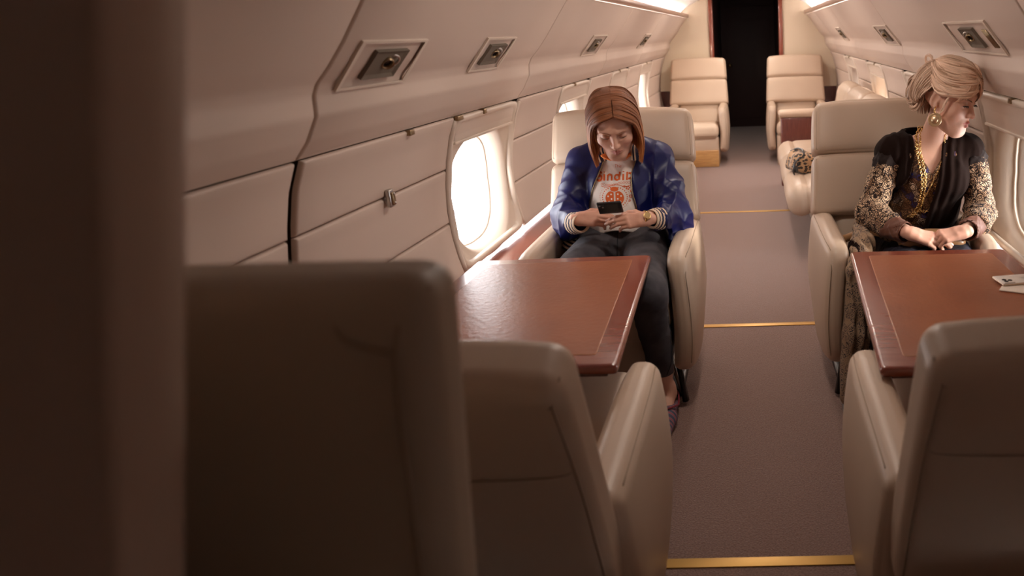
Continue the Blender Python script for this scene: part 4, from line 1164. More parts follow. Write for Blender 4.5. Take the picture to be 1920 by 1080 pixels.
def face_details(t, R, O, browc, iris, lash=.001, brow_lift=0, browz=0, eyeopen=False):
    mb_ = mat('brow_hair', browc, .7); mw = mat('eye_white', (.55, .50, .48), .2); mi = mat('iris', iris, .2); ml = mat('lashes', (.012, .008, .006), .6)
    for s in (-1, 1):
        c = Vector((s*.0305, -.0752, -.001))
        e = add_mb('eyeball', xmap(lathe([(0.0118*math.sin(a), -.0118*math.cos(a)) for a in np.linspace(0, math.pi, 12)], 20, Matrix.Translation(c)), R, O), mw, t)
        Mx = Matrix.Translation(c) @ Vector((s*.03, -1, -.28)).to_track_quat('Z', 'Y').to_matrix().to_4x4()
        add_mb('iris', xmap(lathe([(.0058, .01035), (.0056, .0112), (.003, .0119), (0, .0121)], 18, Mx), R, O), mi, t)
        # lash lines
        for dz, r in ((-.0014, lash), ):
            pts = [(s*.0175, -.0905, -.0032), (s*.024, -.0940, -.0022+dz*.3), (s*.031, -.0935, -.0018+dz*.3), (s*.038, -.0905, -.0024), (s*.045, -.0848, -.0036)]
            add_mb('eyelashes', xmap(tube(catmull(pts, 5), [r*(.6+1.0*math.sin(math.pi*i/20)) for i in range(21)], 6, flat=.7), R, O), ml, t)
        # lashes as fans
        for i in range(11):
            u = i/10; x = .0195+.026*u; y = -.0912-.003*math.sin(math.pi*min(1, u*1.2))+.006*max(0, u-.5)
            a = (s*x, y, -.0028); b = (s*(x+.002+.003*u), y-.0050, -.0065)
            add_mb('eyelash', xmap(tube([a, ((a[0]+b[0])/2, (a[1]+b[1])/2-.001, (a[2]+b[2])/2-.0008), b], [.0004, .0003, .0001], 4), R, O), ml, t) if lash > .0011 else None
        # brow
        L_ = 9
        pts = [(s*.0105, -.0935, .0130+browz), (s*.020, -.0930, .0165+browz), (s*.032, -.0885, .0200-.001*0+browz*.6), (s*.044, -.0805, .0190+browz*.3), (s*.0525, -.0715, .0150)]
        cc_ = catmull(pts, 4)
        add_mb('eyebrow', xmap(tube(cc_, [.0042*(.45+.55*math.sin(math.pi*min(1, .25+.75*i/(len(cc_)-1)))) for i in range(len(cc_))], 8, flat=.35), R, O), mb_, t)
def xmap(VF, R, O):
    return [Vector(tuple(R @ A3(tuple(v))+A3(O))) for v in VF[0]], VF[1]
M['tee'] = mat('white_cotton', (.90, .83, .77), .8, spec=.2, sheen=.2)
M['orange'] = mat('orange_rib', (.80, .20, .03), .8)
M['satin'] = mat('blue_satin', (.002, .0045, .070), .42, spec=.42)
M['navy'] = mat('navy_rib', (.012, .014, .05), .8)
M['creamrib'] = mat('cream_rib', (.72, .55, .40), .8)
M['denim'] = mat('washed_black_denim', (.085, .078, .085), .85, spec=.2, bump=(900, .5), var=(14, (.050, .046, .054), 4))
M['denim_d'] = mat('denim_seam', (.02, .02, .025), .9)
M['redtrim'] = mat('red_shoe_trim', (.22, .02, .035), .7)
M['dialm'] = mat('watch_dial', (.55, .38, .18), .3, .6)
M['blackcase'] = mat('black_phone_case', (.012, .012, .014), .3, coat=.3)
def wovenmat():
    m = mat('woven_shoe', (.1, .1, .14), .85); N = m.node_tree.nodes; Lk = m.node_tree.links
    tcn = N.new('ShaderNodeTexCoord'); w = N.new('ShaderNodeTexWave'); w.inputs['Scale'].default_value = 16; w.bands_direction = 'Y'; w.inputs['Distortion'].default_value = 1.2
    r = N.new('ShaderNodeValToRGB'); e_ = r.color_ramp.elements; e_[0].color = (.07, .075, .12, 1); e_[0].position = .3; e_[1].color = (.35, .09, .11, 1); e_[1].position = .9
    x = e_.new(.6); x.color = (.17, .17, .22, 1)
    Lk.new(tcn.outputs['Object'], w.inputs['Vector']); Lk.new(w.outputs['Fac'], r.inputs[0]); Lk.new(r.outputs[0], N['Principled BSDF'].inputs['Base Color']); return m
M['woven'] = wovenmat()
def tee_print(parent, bv):
    """orange lettering and ladybird, laid on the shirt front"""
    base = parent_loc(parent); V = []; F = []
    def drape(x, z, off=.0012):
        h_ = bv.ray_cast(Vector((x, 2.4, z)), Vector((0, 1, 0)))
        return None if h_[0] is None else h_[0]+Vector((0, -off, 0))
    def poly(pts2, off=.0012, m_='p'):
        """fan of a 2-D outline, finely subdivided"""
        cx = sum(p[0] for p in pts2)/len(pts2); cz = sum(p[1] for p in pts2)/len(pts2); n = len(pts2); st = len(V); R_ = 4
        c = drape(cx, cz, off)
        if c is None: return
        V.append(c)
        for r in range(1, R_+1):
            for (x, z) in pts2:
                q = drape(cx+(x-cx)*r/R_, cz+(z-cz)*r/R_, off); V.append(q if q is not None else c)
        for k in range(n):
            F.append((st, st+1+(k+1) % n, st+1+k))
            for r in range(R_-1):
                a = st+1+r*n; F.append((a+k, a+(k+1) % n, a+n+(k+1) % n, a+n+k))
    def stroke(P2, w, off=.0012, closed=False):
        P2 = [Vector((p[0], p[1])) for p in P2]; out = []
        # subdivide
        seg = []
        for i in range(len(P2)-(0 if closed else 1)):
            a, b = P2[i], P2[(i+1) % len(P2)]; k = max(1, int((b-a).length/.003))
            seg += [a.lerp(b, j/k) for j in range(k)]
        if not closed: seg.append(P2[-1])
        st = len(V); n = len(seg)
        for i, p in enumerate(seg):
            tg = (seg[(i+1) % n] if closed or i < n-1 else seg[i])-(seg[i-1] if closed or i > 0 else seg[i])
            if tg.length < 1e-7: tg = Vector((1, 0))
            tg.normalize(); nn = Vector((-tg.y, tg.x))
            for sgn in (-1, 1):
                q = drape(p.x+nn.x*w/2*sgn, p.y+nn.y*w/2*sgn, off); V.append(q if q is not None else Vector((p.x, 2.9, p.y)))
        for i in range(n if closed else n-1):
            j = (i+1) % n; F.append((st+2*i, st+2*i+1, st+2*j+1, st+2*j))
    cx = -.553
    def arc(x, z, rx, rz, a0, a1, n=12): return [(x+rx*math.cos(math.radians(a0+(a1-a0)*i/n)), z+rz*math.sin(math.radians(a0+(a1-a0)*i/n))) for i in range(n+1)]
    # small "This"
    z = .842; x = -.552; w = .0014; h = .010
    stroke([(x, z+h), (x+.008, z+h)], w); stroke([(x+.004, z+h), (x+.004, z)], w)
    stroke([(x+.0105, z+h), (x+.0105, z)], w); stroke(arc(x+.013, z+.003, .0025, .003, 180, 0), w); stroke([(x+.0155, z+.003), (x+.0155, z)], w)
    stroke([(x+.0185, z+.006), (x+.0185, z)], w); stroke([(x+.0185, z+.0085), (x+.0185, z+.0095)], w)
    stroke([(x+.0255, z+.006), (x+.0225, z+.0055), (x+.022, z+.004), (x+.025, z+.002), (x+.0245, z+.0005), (x+.021, z)], w)
    # bubbly big lettering
    bw_ = .0065; z0 = .800; hh = .026
    def L_S(x): stroke(arc(x+.010, z0+hh-.007, .009, .008, 20, 250)+arc(x+.010, z0+.007, .010, .009, 80, -170), bw_*1.2)
    L_S(-.622)
    stroke([(-.592, z0+.020), (-.592, z0-.002)], bw_); stroke([(-.592, z0+.026), (-.5915, z0+.0285)], bw_)
    stroke([(-.578, z0-.002), (-.578, z0+.018)], bw_); stroke(arc(-.570, z0+.010, .008, .009, 180, 0), bw_); stroke([(-.562, z0+.010), (-.562, z0-.002)], bw_)
    stroke(arc(-.541, z0+.009, .009, .009, 0, 360), bw_); stroke([(-.531, z0+.028), (-.531, z0)], bw_)
    stroke([(-.517, z0+.020), (-.517, z0-.002)], bw_); stroke([(-.517, z0+.026), (-.5165, z0+.0285)], bw_)
    stroke([(-.503, z0+.026), (-.503, z0-.002)], bw_); stroke(arc(-.494, z0+.012, .008, .009, 120, -120), bw_)
    # scrolling ornament beneath the lettering
    for i in range(13):
        x = -.60+.0095*i; stroke(arc(x, .786-.004*math.sin(i*.5), .0038, .0035, 0, 360, 8), .0012)
    stroke([(-.603+.006*i, .779-.004*math.sin(i*.5)) for i in range(21)], .0018)
    # ladybird: head, two wing cases
    lz = .735; lx = -.552
    poly([(lx+.016*math.cos(a), lz+.032+.009*math.sin(a)) for a in np.linspace(0, 2*math.pi, 18, endpoint=False)])
    for s in (-1, 1):
        pts = [(lx+s*(.003+.0005), lz+.020), (lx+s*.018, lz+.024), (lx+s*.031, lz+.014), (lx+s*.036, lz-.002), (lx+s*.030, lz-.018), (lx+s*.017, lz-.027), (lx+s*.004, lz-.026), (lx+s*.0035, lz)]
        pts = [(p.x, p.z) for p in catmull([(q[0], 0, q[1]) for q in pts+pts[:1]], 4)][:-1]
        poly(pts[::s])
    # dotted rings around
    for i in range(30):
        a = 2*math.pi*i/30
        if -.2 < a-math.pi/2 < .2: continue
        x, zz = lx+.048*math.cos(a), lz+.002+.038*math.sin(a); poly([(x+.0024*math.cos(b), zz+.0024*math.sin(b)) for b in np.linspace(0, 2*math.pi, 7, endpoint=False)])
    for i in range(44):
        a = 2*math.pi*i/44; x, zz = lx+.058*math.cos(a), lz+.002+.046*math.sin(a); poly([(x+.0013*math.cos(b), zz+.0013*math.sin(b)) for b in np.linspace(0, 2*math.pi, 6, endpoint=False)])
    # flower sprays to the right of it
    for (x, zz, r) in ((-.500, .770, .007), (-.487, .757, .005), (-.492, .738, .0055), (-.513, .776, .004), (-.496, .722, .004)):
        for k in range(5):
            a = k*1.2566; poly([(x+r*.8*math.cos(a)+r*.42*math.cos(b), zz+r*.8*math.sin(a)+r*.42*math.sin(b)) for b in np.linspace(0, 2*math.pi, 7, endpoint=False)])
    mesh('shirt_print', [v-base for v in V], F, M['printo'], parent)
    V.clear(); F.clear()
    for s in (-1, 1):
        for (dx, dz) in ((.013, .013), (.025, .006), (.012, -.004), (.022, -.014), (.010, -.019)):
            x, zz = lx+s*dx, lz+dz; poly([(x+.0034*math.cos(b), zz+.0034*math.sin(b)) for b in np.linspace(0, 2*math.pi, 10, endpoint=False)], .0022)
    mesh('print_dots', [v-base for v in V], F, M['tee'], parent)
M['printo'] = mat('orange_print', (.72, .13, .02), .75)
woman_one()
# ================================================================ BLONDE WOMAN IN THE VELVET WRAP
SK2 = (.68, .40, .295)
def patmat(name, dark, cols, scale, thr, z0=None, z1=None, rough=.8, warp=.02, fine=90):
    """ornamental print: warped cells with outlines; optional plain yoke above z1"""
    m = mat(name, dark, rough, sheen=.03, spec=.2); N = m.node_tree.nodes; Lk = m.node_tree.links; b = N['Principled BSDF']
    tcn = N.new('ShaderNodeTexCoord'); nn = N.new('ShaderNodeTexNoise'); nn.inputs['Scale'].default_value = 26; nn.inputs['Detail'].default_value = 2
    ma = N.new('ShaderNodeVectorMath'); ma.operation = 'MULTIPLY_ADD'; ma.inputs[1].default_value = (warp,)*3
    Lk.new(tcn.outputs['Object'], nn.inputs['Vector']); Lk.new(nn.outputs['Color'], ma.inputs[0]); Lk.new(tcn.outputs['Object'], ma.inputs[2])
    v = N.new('ShaderNodeTexVoronoi'); v.feature = 'DISTANCE_TO_EDGE'; v.inputs['Scale'].default_value = scale
    v2 = N.new('ShaderNodeTexVoronoi'); v2.inputs['Scale'].default_value = scale
    v3 = N.new('ShaderNodeTexVoronoi'); v3.inputs['Scale'].default_value = scale*2.6; v3.feature = 'DISTANCE_TO_EDGE'
    for q in (v, v2, v3): Lk.new(ma.outputs[0], q.inputs['Vector'])
    # palette by cell
    r = N.new('ShaderNodeValToRGB'); r.color_ramp.interpolation = 'CONSTANT'; e_ = r.color_ramp.elements
    e_[0].position = 0; e_[0].color = (*cols[0], 1); e_[1].position = 1/len(cols); e_[1].color = (*cols[1], 1)
    for i, c_ in enumerate(cols[2:]): x = e_.new((i+2)/len(cols)); x.color = (*c_, 1)
    sp = N.new('ShaderNodeSeparateColor'); Lk.new(v2.outputs['Color'], sp.inputs[0]); Lk.new(sp.outputs[0], r.inputs[0])
    wv = N.new('ShaderNodeMath'); wv.operation = 'MULTIPLY'; wv.inputs[1].default_value = 34; Lk.new(v2.outputs['Distance'], wv.inputs[0])
    sn = N.new('ShaderNodeMath'); sn.operation = 'SINE'; Lk.new(wv.outputs[0], sn.inputs[0])
    g1 = N.new('ShaderNodeMath'); g1.operation = 'GREATER_THAN'; g1.inputs[1].default_value = thr; Lk.new(sn.outputs[0], g1.inputs[0])
    g2 = N.new('ShaderNodeMath'); g2.operation = 'GREATER_THAN'; g2.inputs[1].default_value = .035; Lk.new(v.outputs[0], g2.inputs[0])
    g3 = N.new('ShaderNodeMath'); g3.operation = 'GREATER_THAN'; g3.inputs[1].default_value = .06; Lk.new(v3.outputs[0], g3.inputs[0])
    m1 = N.new('ShaderNodeMath'); m1.operation = 'MULTIPLY'; Lk.new(g1.outputs[0], m1.inputs[0]); Lk.new(g2.outputs[0], m1.inputs[1])
    m2 = N.new('ShaderNodeMath'); m2.operation = 'MULTIPLY'; Lk.new(m1.outputs[0], m2.inputs[0]); Lk.new(g3.outputs[0], m2.inputs[1])
    mx = N.new('ShaderNodeMix'); mx.data_type = 'RGBA'; mx.inputs['A'].default_value = (*dark, 1)
    Lk.new(r.outputs[0], mx.inputs['B'])
    fac = m2.outputs[0]
    if z0 is not None:
        sx = N.new('ShaderNodeSeparateXYZ'); Lk.new(tcn.outputs['Object'], sx.inputs[0])
        n2 = N.new('ShaderNodeTexNoise'); n2.inputs['Scale'].default_value = 45; Lk.new(tcn.outputs['Object'], n2.inputs['Vector'])
        mm = N.new('ShaderNodeMath'); mm.operation = 'MULTIPLY_ADD'; mm.inputs[1].default_value = (z1-z0)*1.6; Lk.new(n2.outputs['Fac'], mm.inputs[0]); Lk.new(sx.outputs['Z'], mm.inputs[2])
        lt = N.new('ShaderNodeMath'); lt.operation = 'LESS_THAN'; lt.inputs[1].default_value = (z0+z1)/2+(z1-z0)*.8; Lk.new(mm.outputs[0], lt.inputs[0])
        m3 = N.new('ShaderNodeMath'); m3.operation = 'MULTIPLY'; Lk.new(fac, m3.inputs[0]); Lk.new(lt.outputs[0], m3.inputs[1]); fac = m3.outputs[0]
    Lk.new(fac, mx.inputs['Factor']); Lk.new(mx.outputs['Result'], b.inputs['Base Color']); return m
M['velvet'] = mat('black_brown_velvet', (.012, .0055, .004), .9, spec=.06, sheen=.03)
M['velvet_b'] = mat('brown_velvet', (.13, .044, .022), .55, sheen=.1, spec=.3)
M['lace'] = patmat('cream_brocade_sleeve', (.014, .0065, .005), [(.50, .32, .20), (.58, .40, .26), (.36, .21, .12), (.54, .36, .23)], 34, -.45, .80, .86)
M['blouse'] = patmat('gold_print_silk', (.050, .022, .012), [(.30, .16, .07), (.20, .10, .05), (.55, .42, .30), (.035, .035, .16), (.36, .20, .08), (.24, .13, .06)], 34, -.35, rough=.4)
M['robe'] = patmat('snake_print_robe', (.34, .23, .15), [(.020, .017, .020), (.06, .045, .045), (.26, .17, .10), (.018, .018, .026)], 40, -.35, rough=.8)
M['navyd'] = mat('dark_navy_cloth', (.012, .010, .020), .75, spec=.15, sheen=.04)
M['tanl'] = mat('tan_leather', (.36, .19, .085), .35, coat=.3)
def woman_two():
    t = thing('person', 'blonde woman with an updo and round gold earring gazing toward the right window', 'person', (.62, 2.85, 0))
    Rh = euler(0, 0, 47) @ euler(16, 0, 0) @ euler(0, 2, 0); Oh = A3((.675, 2.70, 1.080))
    hp = head_prims(.98, .92, .0012)
    def loc(P): return (P-Oh) @ Rh
    ln, nl = hand((.522, 2.545, .634), (.93, -.16, -.20), (.14, -.55, .82), -1,
                  [(8, 14, 10), (14, 20, 12), (24, 30, 18), (36, 40, 22)], thumb=(16, 16, 10), tout=26, sc=1.0)
    rn, nr = hand((.716, 2.545, .632), (-.93, -.16, -.06), (-.05, -.45, .88), 1,
                  [(40, 50, 28), (44, 54, 30), (50, 56, 30), (56, 58, 30)], thumb=(22, 20, 10), tout=26, sc=1.0)
    torso = [('c', (.62, 2.93, .50), (.64, 2.885, .68), .09, .088, 0), ('c', (.64, 2.885, .68), (.652, 2.855, .80), .092, .088, .08),
             ('c', (.53, 2.85, .878), (.775, 2.85, .872), .044, .044, .06), ('c', (.60, 2.84, .84), (.70, 2.84, .84), .070, .070, .05),
             ('e', (.598, 2.80, .775), (.056, .054, .056), .04), ('e', (.705, 2.80, .772), (.056, .054, .056), .04),
             ('c', (.652, 2.845, .90), (.672, 2.775, 1.01), .047, .045, .04),
             ('c', (.60, 2.808, .905), (.51, 2.83, .915), .008, .008, .015), ('c', (.70, 2.805, .90), (.79, 2.83, .905), .008, .008, .015),   # collar bones
             ('c', (.505, 2.845, .875), (.425, 2.75, .665), .042, .034, .03), ('c', (.425, 2.75, .665), (.520, 2.55, .634), .034, .0235, .02),
             ('c', (.800, 2.845, .87), (.838, 2.75, .655), .042, .034, .03), ('c', (.838, 2.75, .655), (.718, 2.55, .632), .034, .0235, .02),
             ('c', (.55, 2.92, .50), (.50, 2.42, .50), .078, .055, .03), ('c', (.50, 2.42, .50), (.47, 2.42, .11), .052, .034, .02),
             ('c', (.69, 2.92, .50), (.70, 2.42, .50), .078, .055, .03), ('c', (.70, 2.42, .50), (.69, 2.42, .11), .052, .034, .02)]
    parts = []
    V, F = nets(lambda P: np.maximum(evalp(P, torso), P[:, 2]-.80), (.36, 2.3, .05), (.92, 3.08, .9), .009); parts.append((V, F, np.tile(A3(SK2), (len(V), 1))))
    def upper(P):
        L_ = loc(P); d = smin(evalp(P, torso), evalp(L_, hp), .022); return np.maximum(d, .72-P[:, 2])
    V, F = nets(upper, (.50, 2.55, .72), (.84, 2.93, 1.22), .0021); parts.append((V, F, skin_col(loc(V), SK2, (.50, .15, .12), .9)))
    for pr, nn in ((ln, nl), (rn, nr)):
        pts = np.array([q for p in pr for q in (p[1], p[2])]); V, F = nets(lambda P: evalp(P, pr), pts.min(0)-.03, pts.max(0)+.03, .0019)
        parts.append((V, F, np.tile(A3(SK2)*A3((1.0, .93, .92)), (len(V), 1)))); nails(nn, M['nailw'], t)
    n0 = 0; VV = []; FF = []; CC = []
    for V, F, c in parts: VV.append(V); FF.append(F+n0); CC.append(c); n0 += len(V)
    add_mesh_np('body', np.concatenate(VV), np.concatenate(FF), M['skin'], t, np.concatenate(CC))
    face_details(t, Rh, Oh, (.20, .12, .07), (.10, .17, .15), lash=.0022)
    # ring on the near hand
    # ---- hair
    base = A3((.57, .36, .24)); hi = A3((.85, .62, .47)); lo_ = A3((.26, .15, .085))
    cp = [('e', (0, .022, .042), (.076, .096, .070), 0),
          ('e', (-.005, .112, -.020), (.052, .042, .050), .025), ('e', (0, .095, .03), (.06, .05, .05), .03)]
    def capf(P):
        d = evalp(P, cp); face = P[:, 1]+.060+(P[:, 2]-.075)*.9      # remove the face side
        d = smax(d, -(P[:, 1]+.046+np.clip(P[:, 2]-.05, -1, .2)*1.5), .006)
        d = smax(d, -(P[:, 2]+.002+np.clip(P[:, 1]-.02, -.2, .045)*1.5), .012)
        return d-.0014*np.sin(P[:, 1]*260+P[:, 2]*160+2*np.sin(P[:, 0]*60))
    V, F = nets(capf, (-.1, -.11, -.10), (.1, .18, .16), .0030)
    hr = add_mesh_np('hair', xform(V, Rh, Oh), F, M['hair'], t, np.tile(base*.5, (len(V), 1)))
    H = Locks()
    def fam(G, cnt, w=.0042, th=.0016, j=.002, tone=1.0, end=None):
        for i in range(cnt):
            u = (i+.5)/cnt+rng.normal()*.01; u = min(.999, max(0, u)); g = [p+Vector(rng.normal(size=3)*j) for p in lerp3(G, u)]
            b = rng.rand(); k = (base*(1-b)+hi*b)*tone if b > .18 else (lo_*.5+base*.5)*tone
            H.add(g, w*(.7+.6*rng.rand()), th, lambda tt, k=k: tuple(k), ns=18)
    for s in (-1, 1):
        # long swoops: forehead, sagging over the temple, up to the twist at the back of the crown
        q = 1 if s < 0 else -1
        G = [[(s*-.020*q, -.074, .103), (s*.010, -.055, .125), (s*.038, -.010, .125), (s*.041, .040, .122), (s*.020, .077, .110)],
             [(s*-.030*q, -.078, .094), (s*.030, -.060, .110), (s*.056, -.015, .108), (s*.054, .035, .110), (s*.025, .075, .108)],
             [(s*-.040*q, -.080, .082), (s*.030, -.082, .080), (s*.074, -.030, .074), (s*.075, .030, .084), (s*.030, .080, .104)],
             [(s*-.048*q, -.080, .068), (s*.032, -.0925, .057), (s*.080, -.042, .046), (s*.085, .020, .056), (s*.036, .085, .098)],
             [(s*-.054*q, -.078, .054), (s*.038, -.0945, .038), (s*.081, -.050, .022), (s*.088, .010, .024), (s*.050, .088, .080)]]
        fam(G, 300, .0028, .0015, .0014); fam(G, 70, .0036, .0022, .0028, 1.12)
        if s < 0: T = [[(.045, -.068, .086), (.030, -.040, .122), (.018, .010, .134), (.004, .050, .130), (-.012, .080, .108)],
             [(.022, -.080, .094), (.002, -.048, .126), (-.010, .005, .136), (-.018, .048, .131), (-.018, .080, .108)],
             [(.006, -.083, .098), (-.024, -.055, .121), (-.044, .000, .125), (-.046, .045, .121), (-.025, .080, .108)]]
        else: T = [[(.024, -.080, .092), (.034, -.040, .115), (.030, .010, .125), (.015, .050, .124), (-.008, .080, .108)],
             [(.034, -.084, .084), (.054, -.040, .100), (.052, .010, .114), (.035, .050, .116), (.005, .080, .106)]]
        fam(T, 170, .0032, .0018, .0014)
        # fringe hanging over the brow
        fam([[(s*-.004, -.070, .106), (s*.004, -.0945, .080), (s*.018, -.0985, .056), (s*.032, -.0975, .036), (s*.046, -.090, .022)],
             [(s*.022, -.060, .106), (s*.036, -.084, .076), (s*.052, -.087, .050), (s*.066, -.076, .026), (s*.074, -.062, .002)]], 90 if s > 0 else 12, .0022, .0010, .0012, 1.12)
        # back roll dropping from the twist to the nape
        B = [[(s*.010, .072, .114), (s*.012, .112, .090), (s*.014, .138, .040), (s*.014, .137, -.020), (s*.016, .105, -.058)],
             [(s*.026, .070, .108), (s*.050, .102, .074), (s*.056, .122, .022), (s*.052, .120, -.030), (s*.040, .090, -.052)],
             [(s*.046, .062, .092), (s*.074, .072, .054), (s*.081, .082, .010), (s*.074, .082, -.026), (s*.052, .070, -.046)],
             [(s*.074, .026, .048), (s*.086, .038, .022), (s*.086, .058, -.005), (s*.072, .076, -.030), (s*.048, .080, -.045)]]
        fam(B, 170, .0032, .0018, .0020, .85)
        # rolled loops of the knot
        for (cx, cy, cz, rr, tilt) in ((s*.020, .118, -.022, .040, .3), (s*.032, .105, .000, .034, .9), (s*.010, .128, -.002, .036, -.2), (s*.034, .095, -.034, .030, .6)):
            for i in range(20):
                r0 = rr*(.62+.42*rng.rand()); ph = rng.rand()*1.2; o = Vector((cx, cy, cz))+Vector(rng.normal(size=3)*.003)
                pts = [o+Vector((s*(.010+.010*math.sin(a*.5)), r0*math.cos(a+ph)*.85, r0*math.sin(a+ph)*(1.0)))+Vector((0, 0, -.004*a*tilt)) for a in np.linspace(-.6, 4.6, 8)]
                b = rng.rand(); k = base*(1-b)+hi*b; k = k*(.62+.45*rng.rand())
                H.add(pts, .0042, .0026, lambda tt, k=k: tuple(k), ns=16)
        # wisps beside the ear
        for i in range(9):
            x = .079+.002*rng.normal(); H.add([Vector(p)+Vector(rng.normal(size=3)*.0016) for p in ((s*.080, -.040, .018), (s*.082, -.034, -.008), (s*.078, -.030, -.030), (s*.074, -.018, -.052))], .0016, .0006, lambda tt: tuple(hi*.95))
    # top curl
    for i in range(9):
        o = Vector((-.028, .108, .100))+Vector(rng.normal(size=3)*.0025); r0 = .014+.004*rng.rand()
        H.add([o+Vector((.012-.016*a/5, r0*math.cos(a), r0*math.sin(a))) for a in np.linspace(-1.2, 4.4, 8)], .0014, .0007, lambda tt: tuple(hi))
    for i in range(10):   # nape strands
        x = -.05+.01*i; H.add([Vector((x, .075, -.03)), Vector((x*.95, .080, -.06)), Vector((x*.8+.004*rng.normal(), .072, -.085))], .004, .0016, lambda tt: tuple(base*.6))
    H.build('hair_strands', Rh, Oh, hr)
    # ---- blouse
    bl = [('c', (.62, 2.93, .54), (.64, 2.885, .68), .125, .104, 0), ('c', (.64, 2.885, .68), (.652, 2.855, .80), .104, .097, .08),
          ('c', (.54, 2.85, .868), (.765, 2.85, .862), .052, .052, .06), ('c', (.60, 2.84, .83), (.70, 2.84, .83), .078, .078, .05),
          ('e', (.598, 2.798, .772), (.062, .060, .062), .04), ('e', (.705, 2.798, .770), (.062, .060, .062), .04)]
    def bf(P):
        d = evalp(P, bl); w = np.sin(P[:, 2]*95+1.8*np.sin(P[:, 0]*30)); k = np.clip((.74-P[:, 2])/.08, 0, 1)
        d = d-.0028*w*k-folds(P, 8, 50, .0025)
        vn = (np.abs(P[:, 0]-.642)-np.clip((P[:, 2]-.800)*.62, 0, .2))   # V neck
        return smax(smax(d, -np.maximum(vn, P[:, 1]-2.88), .003), P[:, 2]-.90, .004)
    V, F = nets(bf, (.44, 2.68, .52), (.84, 3.06, .93), .0038)
    bo = add_mesh_np('blouse', V, F, M['blouse'], t); bvb = BVHTree.FromPolygons([tuple(v) for v in V], [tuple(f) for f in F])
    # ---- wrap: velvet body and shoulders
    zr = [.54, .60, .66, .74, .80, .86, .97, 1.02]; xl = [.46, .475, .490, .525, .560, .578, .578, .578]; xr = [.612, .620, .632, .652, .664, .674, .690, .69]
    wr = [('c', (.62, 2.93, .52), (.64, 2.885, .68), .150, .128, 0), ('c', (.64, 2.885, .68), (.652, 2.86, .80), .128, .118, .08),
          ('c', (.515, 2.85, .868), (.790, 2.85, .864), .072, .070, .06), ('e', (.590, 2.795, .772), (.076, .078, .078), .04), ('e', (.716, 2.795, .770), (.078, .080, .082), .04), ('c', (.60, 2.87, .90), (.70, 2.87, .90), .066, .064, .05)]
    def wf(P):
        d = evalp(P, wr)
        L_ = np.interp(P[:, 2], zr, xl); R_ = np.interp(P[:, 2], zr, xr)
        dr = np.minimum(np.abs(P[:, 0]-L_), np.abs(P[:, 0]-R_)); q = np.where(P[:, 0] < .62, P[:, 0]-L_, P[:, 0]-R_)
        pl = np.sin(q*190+1.2*np.sin(P[:, 2]*16))*.0045*np.exp(-(dr/.075)**2)*(P[:, 1] < 2.88)
        b_ = d-pl-folds(P*A3((1, 1, .4)), 14, 34, .003)
        op = np.maximum(np.maximum(L_-P[:, 0], P[:, 0]-R_), P[:, 1]-2.875)
        b_ = smax(b_, -op, .008); b_ = np.maximum(b_, -(d+.012)); b_ = smax(b_, P[:, 2]-.955+.25*np.clip(2.88-P[:, 1], 0, .2), .006)
        return smax(b_, .56-P[:, 2], .01)
    V, F = nets(wf, (.40, 2.66, .52), (.92, 3.10, 1.0), .0042); V = smooth_mesh(V, F, 1)
    wo = add_mesh_np('velvet_wrap', V, F, M['velvet'], t)
    # ---- sleeves
    for nm, A in (('l', ((.505, 2.845, .862), (.418, 2.755, .665), (.470, 2.635, .640))), ('r', ((.800, 2.845, .86), (.832, 2.755, .655), (.780, 2.635, .638)))):
        sg = -1 if nm == 'l' else 1
        pr = [('c', A[0], A[1], .060, .052, 0), ('c', A[1], A[2], .052, .050, .03), ('c', (A[1][0]-sg*.005, A[1][1]-.02, A[1][2]-.02), (A[2][0], A[2][1]+.02, A[2][2]-.015),   .046, .042, .03)]
        def sf(P, pr=pr, A=A, sg=sg):
            d = evalp(P, pr)-folds(P, 31+sg, 52, .0062, 2.2)
            return smax(d, -cone(P, tuple(A3(A[2])+A3((-sg*.03, -.05, -.01))), tuple(A3(A[2])+A3((-sg*.10, -.16, -.02))), .055, .06), .004)
        P0 = np.array(A); V, F = nets(sf, P0.min(0)-.09, P0.max(0)+.09, .0042); V = smooth_mesh(V, F, 1)
        so_ = add_mesh_np('sleeve', V, F, M['lace'], t)
        W_ = ((.462, 2.64, .638), (.512, 2.560, .634)) if nm == 'l' else ((.785, 2.64, .634), (.735, 2.565, .632))
        cpz = [('c', W_[0], W_[1], .044, .040, 0)]
        def cf(P, cpz=cpz, W_=W_, sg=sg):
            dv = A3(W_[1])-A3(W_[0]); u = dv/np.linalg.norm(dv); s_ = (P-A3(W_[0])) @ u
            d = evalp(P, cpz)-folds(P, 71, 55, .0042, 2.4)+.001
            d = smax(d, -cone(P, tuple(A3(W_[1])-u*.03), tuple(A3(W_[1])+u*.2), .032, .040), .003); return smax(d, s_-np.linalg.norm(dv)-.008, .003)
        P0 = np.array(W_); V, F = nets(cf, P0.min(0)-.07, P0.max(0)+.07, .0034)
        add_mesh_np('velvet_cuff', V, F, M['velvet_b'], so_)
    # ---- dress over the lap
    dr = [('c', (.56, 2.92, .505), (.68, 2.92, .505), .110, .110, 0), ('c', (.55, 2.90, .50), (.50, 2.42, .505), .092, .074, .05), ('c', (.69, 2.90, .50), (.71, 2.42, .505), .092, .074, .05),
          ('c', (.60, 2.85, .50), (.60, 2.42, .50), .085, .070, .05), ('c', (.50, 2.42, .50), (.455, 2.44, .10), .075, .085, .05), ('c', (.70, 2.42, .50), (.70, 2.44, .10), .075, .09, .05), ('c', (.60, 2.42, .48), (.58, 2.44, .10), .07, .08, .05)]
    def df(P):
        d = evalp(P, dr)-folds(P*A3((1, 1, .25)), 41, 60, .006); return smax(smax(d, P[:, 2]-.61, .01), .045-P[:, 2], .006)
